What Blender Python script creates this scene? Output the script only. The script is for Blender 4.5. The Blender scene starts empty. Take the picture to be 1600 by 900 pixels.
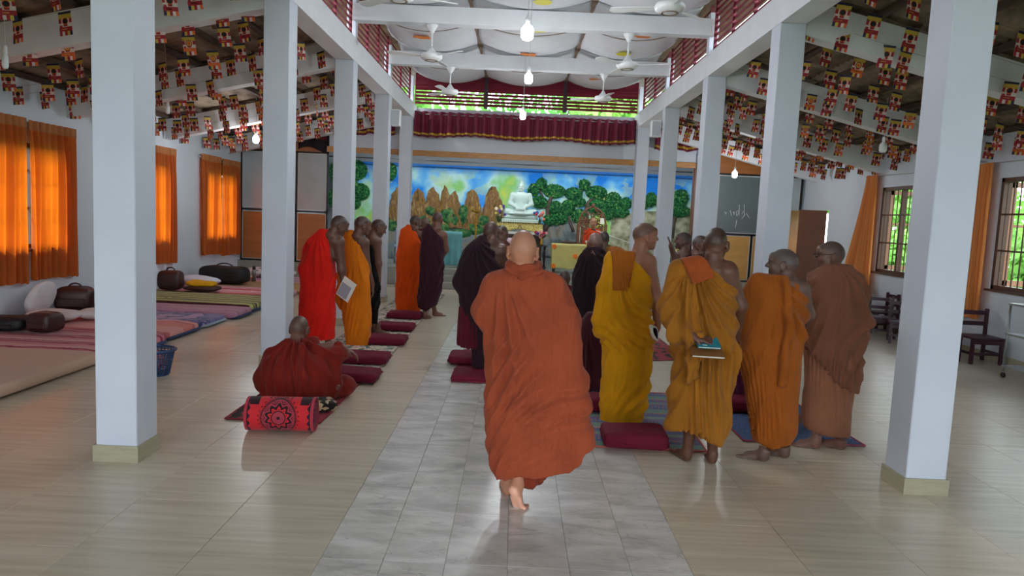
import bpy, math, random
import numpy as np
from mathutils import Matrix, Vector
random.seed(7)
PI = math.pi
C = bpy.context.scene.collection
SC = bpy.context.scene
# ---------------------------------------------------------------- camera
CAMH = 1.75
FPX = 1111.3
_ya, _pi, _ro = -.001, .0994, .0448
_f = np.array([math.sin(_ya)*math.cos(_pi), math.cos(_ya)*math.cos(_pi), -math.sin(_pi)])
_r = np.array([math.cos(_ya), -math.sin(_ya), 0.])
_u = np.cross(_r, _f)
_R = math.cos(_ro)*_r + math.sin(_ro)*_u
_U = -math.sin(_ro)*_r + math.cos(_ro)*_u
cam_d = bpy.data.cameras.new('camera')
cam_d.sensor_width = 36; cam_d.lens = FPX/1600*36; cam_d.clip_end = 200; cam_d.clip_start = .05
cam = bpy.data.objects.new('camera', cam_d); C.objects.link(cam)
cam.matrix_world = Matrix(((_R[0], _U[0], -_f[0], 0), (_R[1], _U[1], -_f[1], 0), (_R[2], _U[2], -_f[2], CAMH), (0, 0, 0, 1)))
SC.camera = cam
def ray(x, y): return _f + _R*(x-800)/FPX + _U*(450-y)/FPX
def fl(x, y, z=0.):
    d = ray(x, y); return np.array([0, 0, CAMH]) + d*(z-CAMH)/d[2]
def aY(x, y, Y):
    d = ray(x, y); return np.array([0, 0, CAMH]) + d*Y/d[1]
# ---------------------------------------------------------------- world, sun, exposure
SC.view_settings.view_transform = 'Standard'; SC.view_settings.look = 'None'
SC.view_settings.gamma = 1; SC.view_settings.use_curve_mapping = False
SC.view_settings.exposure = 0.72
SC.cycles.use_denoising = True
SC.cycles.max_bounces = 8; SC.cycles.diffuse_bounces = 5; SC.cycles.transparent_max_bounces = 12
SC.cycles.sample_clamp_indirect = 6
SC.cycles.caustics_reflective = False; SC.cycles.caustics_refractive = False
w = bpy.data.worlds.new('sky'); SC.world = w; w.use_nodes = True
nt = w.node_tree; bg = nt.nodes['Background']
tc = nt.nodes.new('ShaderNodeTexCoord'); sx = nt.nodes.new('ShaderNodeSeparateXYZ'); rp = nt.nodes.new('ShaderNodeValToRGB')
nt.links.new(tc.outputs['Generated'], sx.inputs[0]); nt.links.new(sx.outputs['Z'], rp.inputs[0]); nt.links.new(rp.outputs[0], bg.inputs[0])
rp.color_ramp.elements[0].color = (.88, .94, 1, 1); rp.color_ramp.elements[1].color = (.62, .78, 1, 1)
bg.inputs[1].default_value = 5.
sun_d = bpy.data.lights.new('sun', 'SUN'); sun_d.energy = 2.6; sun_d.angle = .09; sun_d.color = (1, .93, .82)
sun = bpy.data.objects.new('sun', sun_d); C.objects.link(sun)
sun.rotation_euler = Vector((-.72, -.28, .63)).to_track_quat('Z', 'Y').to_euler()
# ---------------------------------------------------------------- materials
def lin(c):
    return tuple(((v/255/12.92) if v/255 <= .04045 else ((v/255+.055)/1.055)**2.4) for v in c)
_mats = {}
def mat(name, col, rough=.6, var=.0, scale=8., bump=0., bscale=60., metal=0., spec=.5, stretch=None, col2=None, sheen=0., emit=None, es=0., coat=0., rnd=0., coord='Object', det=4):
    """col in sRGB 0..255; var = strength of a noise mix towards col2"""
    if name in _mats: return _mats[name]
    m = bpy.data.materials.new(name); m.use_nodes = True; t = m.node_tree; n = t.nodes; L = t.links
    b = n['Principled BSDF']; c = lin(col) + (1,)
    b.inputs['Base Color'].default_value = c; b.inputs['Roughness'].default_value = rough; b.inputs['Metallic'].default_value = metal
    b.inputs['Specular IOR Level'].default_value = spec
    if sheen: b.inputs['Sheen Weight'].default_value = sheen; b.inputs['Sheen Roughness'].default_value = .5
    if coat: b.inputs['Coat Weight'].default_value = coat; b.inputs['Coat Roughness'].default_value = .08
    if emit: b.inputs['Emission Color'].default_value = lin(emit) + (1,); b.inputs['Emission Strength'].default_value = es
    if var or bump or rnd:
        tc = n.new('ShaderNodeTexCoord'); mp = n.new('ShaderNodeMapping'); L.new(tc.outputs[coord], mp.inputs[0])
        if stretch: mp.inputs['Scale'].default_value = stretch
        if rnd:
            oi = n.new('ShaderNodeObjectInfo'); ml = n.new('ShaderNodeMath'); ml.operation = 'MULTIPLY'; ml.inputs[1].default_value = 37.
            L.new(oi.outputs['Random'], ml.inputs[0]); cb = n.new('ShaderNodeCombineXYZ'); L.new(ml.outputs[0], cb.inputs[0]); L.new(ml.outputs[0], cb.inputs[1]); L.new(cb.outputs[0], mp.inputs['Location'])
        src = None
        if var:
            nz = n.new('ShaderNodeTexNoise'); nz.inputs['Scale'].default_value = scale; nz.inputs['Detail'].default_value = det; L.new(mp.outputs[0], nz.inputs[0])
            mx = n.new('ShaderNodeMix'); mx.data_type = 'RGBA'; mx.inputs[6].default_value = c
            c2 = (lin(col2) + (1,)) if col2 else tuple(v*.5 for v in c[:3]) + (1,)
            mx.inputs[7].default_value = c2
            rg = n.new('ShaderNodeMapRange'); rg.inputs[1].default_value = .35; rg.inputs[2].default_value = .7; rg.inputs[3].default_value = 0; rg.inputs[4].default_value = var
            L.new(nz.outputs[0], rg.inputs[0]); L.new(rg.outputs[0], mx.inputs[0]); src = mx.outputs[2]
        if rnd:
            hs = n.new('ShaderNodeHueSaturation'); mr = n.new('ShaderNodeMapRange'); mr.inputs[3].default_value = 1-rnd; mr.inputs[4].default_value = 1+rnd
            L.new(oi.outputs['Random'], mr.inputs[0]); L.new(mr.outputs[0], hs.inputs['Value'])
            if src: L.new(src, hs.inputs['Color'])
            else: hs.inputs['Color'].default_value = c
            src = hs.outputs[0]
        if src: L.new(src, b.inputs['Base Color'])
        if bump:
            n2 = n.new('ShaderNodeTexNoise'); n2.inputs['Scale'].default_value = bscale; n2.inputs['Detail'].default_value = 3; L.new(mp.outputs[0], n2.inputs[0])
            bp = n.new('ShaderNodeBump'); bp.inputs['Strength'].default_value = bump; bp.inputs['Distance'].default_value = .01
            L.new(n2.outputs[0], bp.inputs['Height']); L.new(bp.outputs[0], b.inputs['Normal'])
    _mats[name] = m; return m
WHITE = mat('white_plaster', (206, 214, 223), .7, .25, 1.3, .15, 30, col2=(190, 199, 210))
COLM = mat('column_paint', (204, 210, 221), .55, .4, 2.2, .25, 14, col2=(184, 192, 205))
BEAMM = mat('beam_paint', (222, 225, 230), .65, .35, 3, .2, 20, col2=(200, 202, 208))
# ---------------------------------------------------------------- mesh helpers
def tag(o, label=None, cat=None, group=None, kind=None):
    if label: o['label'] = label
    if cat: o['category'] = cat
    if group: o['group'] = group
    if kind: o['kind'] = kind
    return o
def empty(name, loc=(0, 0, 0), rz=0, label=None, cat=None, group=None, kind=None):
    o = bpy.data.objects.new(name, None); C.objects.link(o); o.location = loc; o.rotation_euler = (0, 0, rz); o.empty_display_size = .1
    return tag(o, label, cat, group, kind)
def link(name, me, mats, parent=None, loc=None):
    o = bpy.data.objects.new(name, me); C.objects.link(o)
    if mats is not None:
        for m in (mats if isinstance(mats, (list, tuple)) else [mats]): me.materials.append(m)
    if parent: o.parent = parent
    if loc is not None: o.location = loc
    return o
class MB:
    def __init__(s): s.v = []; s.f = []; s.m = []; s.sm = []
    def add(s, vs, fs, m=0, smooth=False, M=None):
        k = len(s.v)
        if M is not None: vs = [tuple(M @ Vector(v)) for v in vs]
        s.v += [tuple(v) for v in vs]; s.f += [tuple(i+k for i in f) for f in fs]; s.m += [m]*len(fs); s.sm += [smooth]*len(fs); return s
    def box(s, c, d, m=0, rz=0, bev=0, M=None):
        x, y, z = d[0]/2, d[1]/2, d[2]/2
        ca, sa = math.cos(rz), math.sin(rz)
        if bev:
            b = min(bev, x*.9, y*.9, z*.9); vs = []
            for sx in (-1, 1):
                for sy in (-1, 1):
                    for sz in (-1, 1):
                        vs += [(sx*x, sy*(y-b), sz*(z-b)), (sx*(x-b), sy*y, sz*(z-b)), (sx*(x-b), sy*(y-b), sz*z)]
            def i(a, b_, c_, k): return ((a*2+b_)*2+c_)*3+k
            fs = []
            for a in (0, 1):
                q = [i(a,0,0,0), i(a,1,0,0), i(a,1,1,0), i(a,0,1,0)]; fs.append(q if a else q[::-1])
                q = [i(0,a,0,1), i(1,a,0,1), i(1,a,1,1), i(0,a,1,1)]; fs.append(q if not a else q[::-1])
                q = [i(0,0,a,2), i(1,0,a,2), i(1,1,a,2), i(0,1,a,2)]; fs.append(q if a else q[::-1])
            for a in (0, 1):
                for b_ in (0, 1):
                    fs.append([i(a,b_,0,0), i(a,b_,1,0), i(a,b_,1,1), i(a,b_,0,1)])
                    fs.append([i(a,0,b_,0), i(a,1,b_,0), i(a,1,b_,2), i(a,0,b_,2)])
                    fs.append([i(0,a,b_,1), i(1,a,b_,1), i(1,a,b_,2), i(0,a,b_,2)])
                    for c_ in (0, 1): fs.append([i(a,b_,c_,0), i(a,b_,c_,1), i(a,b_,c_,2)])
        else:
            vs = [(sx*x, sy*y, sz*z) for sx in (-1, 1) for sy in (-1, 1) for sz in (-1, 1)]
            fs = [(0,1,3,2), (4,6,7,5), (0,4,5,1), (2,3,7,6), (0,2,6,4), (1,5,7,3)]
        vs = [(c[0]+v[0]*ca-v[1]*sa, c[1]+v[0]*sa+v[1]*ca, c[2]+v[2]) for v in vs]
        return s.add(vs, fs, m, False, M)
    def b2(s, lo, hi, m=0, bev=0): return s.box([(a+b)/2 for a, b in zip(lo, hi)], [abs(b-a) for a, b in zip(lo, hi)], m, 0, bev)
    def tube(s, pts, r, n=8, m=0, cap=True, smooth=True):
        pts = [Vector(p) for p in pts]; R = r if isinstance(r, (list, tuple)) else [r]*len(pts); vs = []; up = None
        for i, p in enumerate(pts):
            d = (pts[min(i+1, len(pts)-1)]-pts[max(i-1, 0)]); d = d.normalized() if d.length > 1e-9 else Vector((0, 0, 1))
            if up is None: up = d.orthogonal().normalized()
            up = (up - d*up.dot(d)); up = up.normalized() if up.length > 1e-6 else d.orthogonal().normalized()
            q = d.cross(up)
            vs += [tuple(p + (up*math.cos(2*PI*k/n)+q*math.sin(2*PI*k/n))*R[i]) for k in range(n)]
        fs = [(i*n+k, i*n+(k+1) % n, (i+1)*n+(k+1) % n, (i+1)*n+k) for i in range(len(pts)-1) for k in range(n)]
        s.add(vs, fs, m, smooth)
        if cap: 
            k0 = len(s.v)-len(vs); s.f += [tuple(range(k0+n-1, k0-1, -1)), tuple(range(k0+(len(pts)-1)*n, k0+len(pts)*n))]; s.m += [m]*2; s.sm += [False]*2
        return s
    def lathe(s, prof, c=(0, 0, 0), n=16, m=0, smooth=True, sx=1, sy=1, M=None):
        vs = [(c[0]+r*math.cos(2*PI*k/n)*sx, c[1]+r*math.sin(2*PI*k/n)*sy, c[2]+z) for r, z in prof for k in range(n)]
        fs = [(i*n+k, i*n+(k+1) % n, (i+1)*n+(k+1) % n, (i+1)*n+k) for i in range(len(prof)-1) for k in range(n)]
        fs += [tuple(range(n-1, -1, -1)), tuple(range((len(prof)-1)*n, len(prof)*n))]
        return s.add(vs, fs, m, smooth, M)
    def ball(s, c, r, n=10, m=0, sx=1, sy=1, sz=1):
        return s.lathe([(max(math.sin(PI*i/n), .02)*r, -math.cos(PI*i/n)*r*sz) for i in range(n+1)], c, n+2, m, True, sx, sy)
    def prism(s, poly, axis, a, b, m=0):
        """poly 2D list extruded along axis (0,1,2) from a to b"""
        def P(q, t):
            v = list(q); v.insert(axis, t); return tuple(v)
        n = len(poly); vs = [P(q, a) for q in poly]+[P(q, b) for q in poly]
        fs = [tuple(range(n)), tuple(range(2*n-1, n-1, -1))]+[(i, i+n, (i+1) % n+n, (i+1) % n) for i in range(n)]
        return s.add(vs, fs, m)
    def grid(s, fn, nu, nv, m=0, smooth=True, closeu=False):
        vs = [fn(i/nu, j/nv) for j in range(nv+1) for i in range(nu+(0 if closeu else 1))]; W = nu+(0 if closeu else 1)
        fs = [(j*W+i, j*W+(i+1) % W, (j+1)*W+(i+1) % W, (j+1)*W+i) for j in range(nv) for i in range(nu)]
        return s.add(vs, fs, m, smooth)
    def mesh(s, name='m', fix=True):
        me = bpy.data.meshes.new(name); me.from_pydata(s.v, [], s.f)
        me.polygons.foreach_set('material_index', s.m); me.polygons.foreach_set('use_smooth', s.sm)
        me.update()
        if fix:
            import bmesh
            bm = bmesh.new(); bm.from_mesh(me); bmesh.ops.recalc_face_normals(bm, faces=bm.faces); bm.to_mesh(me); bm.free()
        return me
    def build(s, name, mats, parent=None, loc=None, fix=True, **kw):
        o = link(name, s.mesh(name, fix), mats, parent, loc); tag(o, **kw); return o
def solidify(o, t, off=0):
    m = o.modifiers.new('s', 'SOLIDIFY'); m.thickness = t; m.offset = off; return o
def copy_thing(o, parent=None):
    c = o.copy(); C.objects.link(c)
    if parent: c.parent = parent
    for ch in o.children: copy_thing(ch, c)
    return c
# ================================================================ SETTING
XL, XR, CW = -2.467, 2.717, .274
CY = {'L': [4.62, 7.70, 10.65, 13.6, 16.5], 'R': [4.68, 7.80, 10.68, 13.65, 16.65]}
WL, WR = -6.7, 6.95
BZ, BT = 3.93, 4.26           # longitudinal beam bottom, top
# ---- floor: bedding slab plus tiles that can be picked apart
TILE = mat('wood_look_tile', (208, 197, 176), .3, .75, 1.7, .05, 9, col2=(176, 163, 138), stretch=(.7, 11, 1), rnd=.035, spec=.6, det=7)
MARB = mat('grey_marble_tile', (214, 211, 205), .27, .95, 4.2, .04, 8, col2=(152, 149, 145), rnd=.05, spec=.6, stretch=(1, 2.6, 1), det=11)
GROUT = mat('grout', (176, 168, 152), .8)
def marble():
    m = MARB; t = m.node_tree; n = t.nodes; L = t.links; b = n['Principled BSDF']; mp = [q for q in n if q.type == 'MAPPING'][0]
    n1 = n.new('ShaderNodeTexNoise'); n1.inputs['Scale'].default_value = 2.4; n1.inputs['Detail'].default_value = 9; n1.inputs['Roughness'].default_value = .62; n1.inputs['Distortion'].default_value = .5; L.new(mp.outputs[0], n1.inputs[0])
    r1 = n.new('ShaderNodeValToRGB'); e = r1.color_ramp.elements; e[0].position = .3; e[0].color = lin((178, 175, 169))+(1,); e[1].position = .62; e[1].color = lin((222, 219, 213))+(1,); L.new(n1.outputs[0], r1.inputs[0])
    n2 = n.new('ShaderNodeTexNoise'); n2.inputs['Scale'].default_value = 1.7; n2.inputs['Detail'].default_value = 6; n2.inputs['Distortion'].default_value = 1.6; L.new(mp.outputs[0], n2.inputs[0])
    a = n.new('ShaderNodeMath'); a.operation = 'SUBTRACT'; a.inputs[1].default_value = .5; L.new(n2.outputs[0], a.inputs[0]); c = n.new('ShaderNodeMath'); c.operation = 'ABSOLUTE'; L.new(a.outputs[0], c.inputs[0])
    d = n.new('ShaderNodeMapRange'); d.inputs[1].default_value = 0; d.inputs[2].default_value = .012; d.inputs[3].default_value = .3; d.inputs[4].default_value = 0; L.new(c.outputs[0], d.inputs[0])
    x = n.new('ShaderNodeMix'); x.data_type = 'RGBA'; x.inputs[7].default_value = lin((110, 106, 102))+(1,); L.new(d.outputs[0], x.inputs[0]); L.new(r1.outputs[0], x.inputs[6])
    hs = [q for q in n if q.type == 'HUE_SAT'][0]; L.new(x.outputs[2], hs.inputs['Color'])
marble()
fb = MB(); fb.b2((WL-.2, -4, -.12), (WR+.2, 21, -.008)); floor = fb.build('floor', GROUT, kind='structure', label='glossy beige wood-look tiled floor with a grey marble aisle')
A0, A1 = -.905, .975; TP = .62
def tile_mesh(nm, w, d):
    return MB().box((0, 0, -.006), (w-.0018, d-.0018, .012), 0, 0, .0015).mesh(nm)
mt = tile_mesh('tile', TP, TP); mt.materials.append(TILE); mm = tile_mesh('aisle_tile', (A1-A0)/6, TP); mm.materials.append(MARB)
cells = []
y0 = 4.665-TP*4
for j in range(0, 24):
    yc = y0+TP*(j+.5)
    if yc > 16.6: break
    for i in range(6):
        o = bpy.data.objects.new('marble_tile', mm); C.objects.link(o); o.parent = floor; o.location = (A0+(i+.5)*(A1-A0)/6, yc, 0)
    for sgn in (-1, 1):
        for i in range(10):
            xc = (A0-TP*(i+.5)) if sgn < 0 else (A1+TP*(i+.5))
            cells.append((math.hypot(xc, yc), xc, yc))
vis = sorted([c for c in cells if abs(c[1]) < c[2]*.74+.4]); far = sorted(cells)
near = vis[:300]; rest = [c for c in cells if c not in set(near)]
for _, xc, yc in near:
    o = bpy.data.objects.new('floor_tile', mt); C.objects.link(o); o.parent = floor; o.location = (xc, yc, 0)
rb = MB()
for _, xc, yc in rest: rb.box((xc, yc, -.006), (TP-.004, TP-.004, .012))
for j in range(-7, 0):
    for i in range(22): rb.box((-6.5+TP*(i+.5), y0+TP*(j+.5), -.006), (TP-.004, TP-.004, .012))
for s_ in (-1, 1): rb.b2((A0-TP*10 if s_ < 0 else A1+TP*10, y0, -.012), (WL if s_ < 0 else WR, 16.6, 0))
rb.build('far_tiles', TILE, floor, kind='stuff')
# ---- columns with skirting
SK = mat('skirting_tile', (170, 164, 138), .35, .4, 6, col2=(140, 132, 108), stretch=(1, 1, 6))
ords = ['nearest', 'second', 'third', 'fourth', 'farthest']
for side in 'LR':
    for i, y in enumerate(CY[side]):
        x0 = XL-CW if side == 'L' else XR
        c = empty('column', (x0+CW/2, y+CW/2, 0), 0, '%s white square concrete column on the %s side of the aisle' % (ords[i], 'left' if side == 'L' else 'right'), 'column', 'white columns', 'structure')
        MB().b2((-CW/2, -CW/2, .1), (CW/2, CW/2, BZ), 0, .006).build('shaft', COLM, c)
        pw = .13; px = (CW/2-pw/2) if side == 'L' else (-CW/2+pw/2)
        MB().b2((px-pw/2, -pw/2, BT), (px+pw/2, pw/2, 4.85)).build('upper_post', COLM, c)
        for q, (a, b) in enumerate([((-.152, -.152), (.152, -.138)), ((-.152, .138), (.152, .152)), ((-.152, -.138), (-.138, .138)), ((.138, -.138), (.152, .138))]):
            MB().b2((a[0], a[1], 0), (b[0], b[1], .113)).build('skirting', SK, c)
# ---- longitudinal beams, cross beams, rafters
for side, x0 in (('left', XL-CW), ('right', XR)):
    MB().b2((x0, -1.5, BZ), (x0+CW, 17.2, BT)).build('beam', BEAMM, kind='structure', label='long white concrete beam over the %s row of columns' % side, cat='beam')
for i, y in enumerate([-1, 1.7, 4.65, 7.75, 10.66, 13.62]):
    MB().b2((XL-.05, y, 4.5), (XR+.05, y+.2, 4.74)).build('cross_beam', BEAMM, kind='structure', label='white cross beam over the nave, number %d from the camera' % (i+1) if i > 2 else 'white cross beam above the photographer', cat='beam')
def rafz(x): return 3.83-.228*(-x-2.7) if x < 0 else 3.83-.24*(x-2.95)
for side in 'LR':
    for i, y in enumerate([1.6]+CY[side]):
        xa, xb = (XL-CW, WL) if side == 'L' else (XR+CW, WR)
        MB().prism([(xa, rafz(xa)), (xb, rafz(xb)), (xb, rafz(xb)+.37), (xa, rafz(xa)+.37)], 1, y+.03, y+.23).build('rafter', BEAMM, kind='structure', label='sloping white rafter over the %s aisle, %s from the front' % ('left' if side == 'L' else 'right', ['just above the camera', 'first', 'second', 'third', 'fourth', 'last'][i]), cat='rafter')
# ---- aisle roofs: corrugated sheets + purlins
def corr_mat():
    m = mat('weathered_roof_sheet', (150, 132, 112), .9, .9, 3.5, .5, 12, col2=(84, 72, 60), stretch=(1.5, .6, 1), det=8)
    return m
RS = corr_mat(); WOODD = mat('dark_timber', (74, 54, 42), .8, .5, 5, .2, 30, stretch=(1, 12, 12))
for side, xa, xb in (('left', XL-.1, WL-.9), ('right', XR+.1, WR+.9)):
    rf = empty('roof', (0, 0, 0), 0, 'dark weathered corrugated roof over the %s aisle' % side, None, None, 'structure')
    n = 150; Y0, Y1 = -2., 18.6
    for k in range(7):
        u0, u1 = k/7, (k+1)/7+.02
        b = MB()
        def fn(u, v, u0=u0, u1=u1, k=k):
            x = xa+(xb-xa)*(u0+(u1-u0)*v); y = Y0+(Y1-Y0)*u
            return (x, y, rafz(x)+.46+.022*math.sin(y*2*PI/.15)+(.012 if k % 2 else 0)-.004*v)
        b.grid(fn, 274, 1); o = b.build('roof_sheet', RS, rf, fix=False); solidify(o, .012)
    for k in range(8):
        x = xa+(xb-xa)*(k+.5)/8; MB().b2((x-.03, Y0, rafz(x)+.375), (x+.03, Y1, rafz(x)+.44)).build('purlin', WOODD, rf)
# nave roof above the cloth
rf = MB(); 
rf.prism([(XL-.7, 4.95), (.12, 5.6), (XR+.7, 4.95), (XR+.7, 5.0), (.12, 5.66), (XL-.7, 5.0)], 1, -2.5, 18.9)
rf.build('roof', RS, kind='structure', label='pitched nave roof above the white ceiling cloth')
# ---- side walls with window openings
WZ0 = 1.02
def wtop(x): return 2.46 if x < 0 else 2.62
winL = [(5.7, 7.3), (8.9, 10.5), (12.05, 13.65), (15.25, 16.85)]
winR = [(5.2, 7.2), (8.4, 10.38), (11.7, 13.72)]  # the first opening is out of view, added to let in light
def wall(name, x, wins, door=None, z1=3.4):
    WZ1 = wtop(x)
    b = MB(); t = .2*(1 if x > 0 else -1); ys = [-1.5]
    for a, c in wins: ys += [a, c]
    if door: ys += list(door)
    ys.append(20.6)
    top = rafz(x)+.4
    for i in range(0, len(ys)-1):
        a, c = ys[i], ys[i+1]
        if i % 2 == 0: b.b2((x, a, 0), (x+t, c, top))
        elif door and a == door[0]: b.b2((x, a, 2.22), (x+t, c, top))
        else: b.b2((x, a, 0), (x+t, c, WZ0)); b.b2((x, a, WZ1), (x+t, c, top))
    return b.build(name, WHITE, kind='structure', label='white plastered wall on the %s side of the hall' % ('left' if x < 0 else 'right'))
wall('wall_left', WL, winL); wall('wall_right', WR, winR, (15.95, 17.0))
for side, x in (('left', WL), ('right', WR)):
    s = 1 if side == 'left' else -1
    b = MB()
    for a, c in (((-1.5, 17.3),) if side == 'left' else ((-1.5, 15.9), (17.05, 17.3))): b.b2((x, a, 0), (x+s*.012, c, .11))
    b.build('baseboard_'+side, SK, kind='structure', label='low beige tile skirting along the %s wall' % side)
# window frames, bars
FR = mat('brown_window_wood', (92, 58, 42), .55, .4, 6, .1, 30, stretch=(1, 1, 8)); FR2 = mat('pale_sash_wood', (168, 112, 84), .5, .4, 6, stretch=(1, 1, 8), col2=(130, 84, 60))
def window(nm, x, a, c, label):
    WZ1 = wtop(x)
    s = 1 if x > 0 else -1; w_ = empty(nm, (x+s*.08, (a+c)/2, 0), 0, label, None, None, 'structure'); W = (c-a)/2
    t = .06
    for z0, z1, y0_, y1_ in ((WZ0, WZ0+t, -W, W), (WZ1-t, WZ1, -W, W), (WZ0, WZ1, -W, -W+t), (WZ0, WZ1, W-t, W)):
        MB().b2((-.06, y0_, z0), (.06, y1_, z1)).build('frame_rail', FR, w_)
    for k in (1, 2): MB().b2((-.045, W*(-1+2*k/3)-.03, WZ0+t), (.045, W*(-1+2*k/3)+.03, WZ1-t)).build('mullion', FR, w_)
    for z in (WZ0+.56, WZ0+1.08): MB().b2((-.055, -W+t, z-.013), (-.03, W-t, z+.013)).build('cross_rail', FR, w_)
    nb = 15
    for k in range(1, nb):
        y = -W+2*W*k/nb; MB().b2((-.05, y-.007, WZ0+t), (-.036, y+.007, WZ1-t)).build('bar', FR, w_)
    MB().b2((-s*.1-.02, -W-.05, WZ0-.03), (-s*.1+.05, W+.05, WZ0)).build('sill', FR, w_)
    return w_
ln = ['unseen, added outside the frame for its light', 'behind the big orange curtains at the left edge', 'half hidden by the nearest left column', 'farthest, beside the left partition']
for i, (a, c) in enumerate(winL): window('window_%d' % (i+1), WL-.0, a, c, 'barred wooden window in the left wall, '+ln[i])
ln = ['unseen, added outside the frame for its light', 'nearest, with the leafy garden outside', 'farther, behind the tied orange curtain']
for i, (a, c) in enumerate(winR):
    w_ = window('window_%d' % (i+5), WR, a, c, 'barred wooden window in the right wall, '+ln[i])
    WZ1 = wtop(WR)
    for y, hy in ((-(c-a)/2, 1), (-(c-a)/6, 1), ((c-a)/2, -1)):
        b = MB(); L = .56
        for z0, z1 in ((WZ0+.05, WZ0+.13), (WZ1-.13, WZ1-.05)): b.b2((.08, y-.02, z0), (.08+L, y+.02, z1))
        for x0 in (.08, .08+L-.08): b.b2((x0, y-.02, WZ0+.05), (x0+.08, y+.02, WZ1-.05))
        b.b2((.16, y-.008, WZ0+.9), (.08+L-.08, y+.008, WZ0+.94))
        b.build('sash', FR2, w_)
# ---- stage, steps, back wall and recess
STG = mat('stage_tile', (150, 152, 142), .3, .4, 3, col2=(126, 126, 116)); 
sb = empty('stage', (0, 0, 0), 0, 'low tiled stage with three steps in front of the shrine', None, None, 'structure')
MB().b2((WL, 17.2, 0), (WR, 21, .42)).build('platform', STG, sb)
MB().b2((XL+.02, 16.9, 0), (XR-.02, 17.2, .28)).build('step', STG, sb); MB().b2((XL+.02, 16.6, 0), (XR-.02, 16.9, .14)).build('step', STG, sb)
OX0, OX1 = -4.6, 4.25
b = MB()
b.b2((OX0, 17.3, 3.24), (OX1, 17.5, 4.24)); b.b2((WL, 17.3, 3.55), (OX0, 17.5, 4.6)); b.b2((OX1, 17.3, 3.55), (WR, 17.5, 4.6))
b.build('wall_back', WHITE, kind='structure', label='pale wall band over the shrine opening, under the louvres')
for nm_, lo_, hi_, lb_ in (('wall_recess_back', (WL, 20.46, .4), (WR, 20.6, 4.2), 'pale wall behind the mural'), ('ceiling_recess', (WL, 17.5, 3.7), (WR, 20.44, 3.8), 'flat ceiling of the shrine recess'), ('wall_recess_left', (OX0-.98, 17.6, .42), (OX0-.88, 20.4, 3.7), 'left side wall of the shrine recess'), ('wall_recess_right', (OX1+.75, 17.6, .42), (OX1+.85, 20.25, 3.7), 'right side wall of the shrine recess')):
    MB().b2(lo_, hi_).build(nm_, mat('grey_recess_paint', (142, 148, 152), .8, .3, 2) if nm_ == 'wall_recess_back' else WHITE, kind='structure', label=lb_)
OAK = mat('orange_oak', (196, 140, 78), .45, .6, 4, .1, 30, stretch=(1.5, 6, 10), col2=(150, 98, 50))
tr = empty('trim_1', (0, 0, 0), 0, 'orange wooden header board over the shrine opening', None, None, 'structure')
xs = [OX0, -2.9, -1.2, .3, 1.55, 2.9, OX1]
for a, c in zip(xs, xs[1:]): MB().b2((a+.004, 17.26, 3.11), (c-.004, 17.33, 3.24)).build('board', OAK, tr)
MB().b2((OX1, 17.28, .42), (OX1+.1, 17.5, 3.24)).build('post', mat('brown_post', (110, 70, 50), .5), tr)
BLK = mat('black_metal', (18, 18, 20), .4)
MB().b2((OX0-.6, 19.5, 3.155), (OX1+.7, 19.53, 3.185)).build('trim_2', BLK, kind='structure', label='black curtain track across the top of the shrine recess')
# ---- clerestory louvres
LV = mat('maroon_louvre', (128, 38, 56), .5, .3, 5, col2=(100, 28, 44)); 
def louvre(nm, p0, p1, z0, z1, label, n, fl_=1, hh=.5, closed=99, tw=1.):
    p0, p1 = Vector(p0), Vector(p1); L = (p1-p0).length; rz = math.atan2(p1.y-p0.y, p1.x-p0.x)
    e = empty(nm, (p0.x, p0.y, 0), rz, label, None, None, 'structure')
    for k in range(n):
        z = z0+(z1-z0)*(k+.5)/n; h = (z1-z0)/n*(hh if k < closed else 1.3)
        bb = MB(); bb.prism([(-.03*fl_*tw, z-h/2), (-.024*fl_*tw-.004, z-h/2-.004), (.03*fl_*tw, z+h/2), (.024*fl_*tw-.004, z+h/2+.004)], 0, 0, L); bb.build('slat', LV, e)
    nm_ = max(2, int(L/.85))
    for k in range(nm_+1):
        x = L*k/nm_; MB().b2((x-.009, -.022, z0), (x+.009, .022, z1)).build('upright', LV, e)
    return e
wi = 10
ys = [1.9, 4.87, 7.95, 10.86, 13.8, 16.6]
for side, x in (('left', XL-.05), ('right', XR+.05)):
    for i in range(5):
        louvre('window_%d' % wi, (x, ys[i]+.02, 0), (x, ys[i+1]-.25, 0), 4.27, 4.98, 'maroon slatted clerestory louvre above the %s beam, bay %d from the camera' % (side, i+1), 8, 1 if side == 'left' else -1, .7, 99, .5); wi += 1
for i, (a, c) in enumerate(((XL, -.86), (-.78, .98), (1.06, XR))):
    louvre('window_%d' % wi, (a, 16.95, 0), (c, 16.95, 0), 4.27, 4.98, 'maroon slatted louvre high on the back wall, %s panel' % ['left', 'middle', 'right'][i], 9, 1, .72, 5); wi += 1
for x in (-.82, 1.02): MB().b2((x-.04, 16.88, 4.24), (x+.04, 17.02, 5.0)).build('trim_%d' % (3 if x < 0 else 4), mat('black_maroon', (50, 20, 28), .5), kind='structure', label='dark upright between the back louvres, %s one' % ('left' if x < 0 else 'right'))
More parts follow.
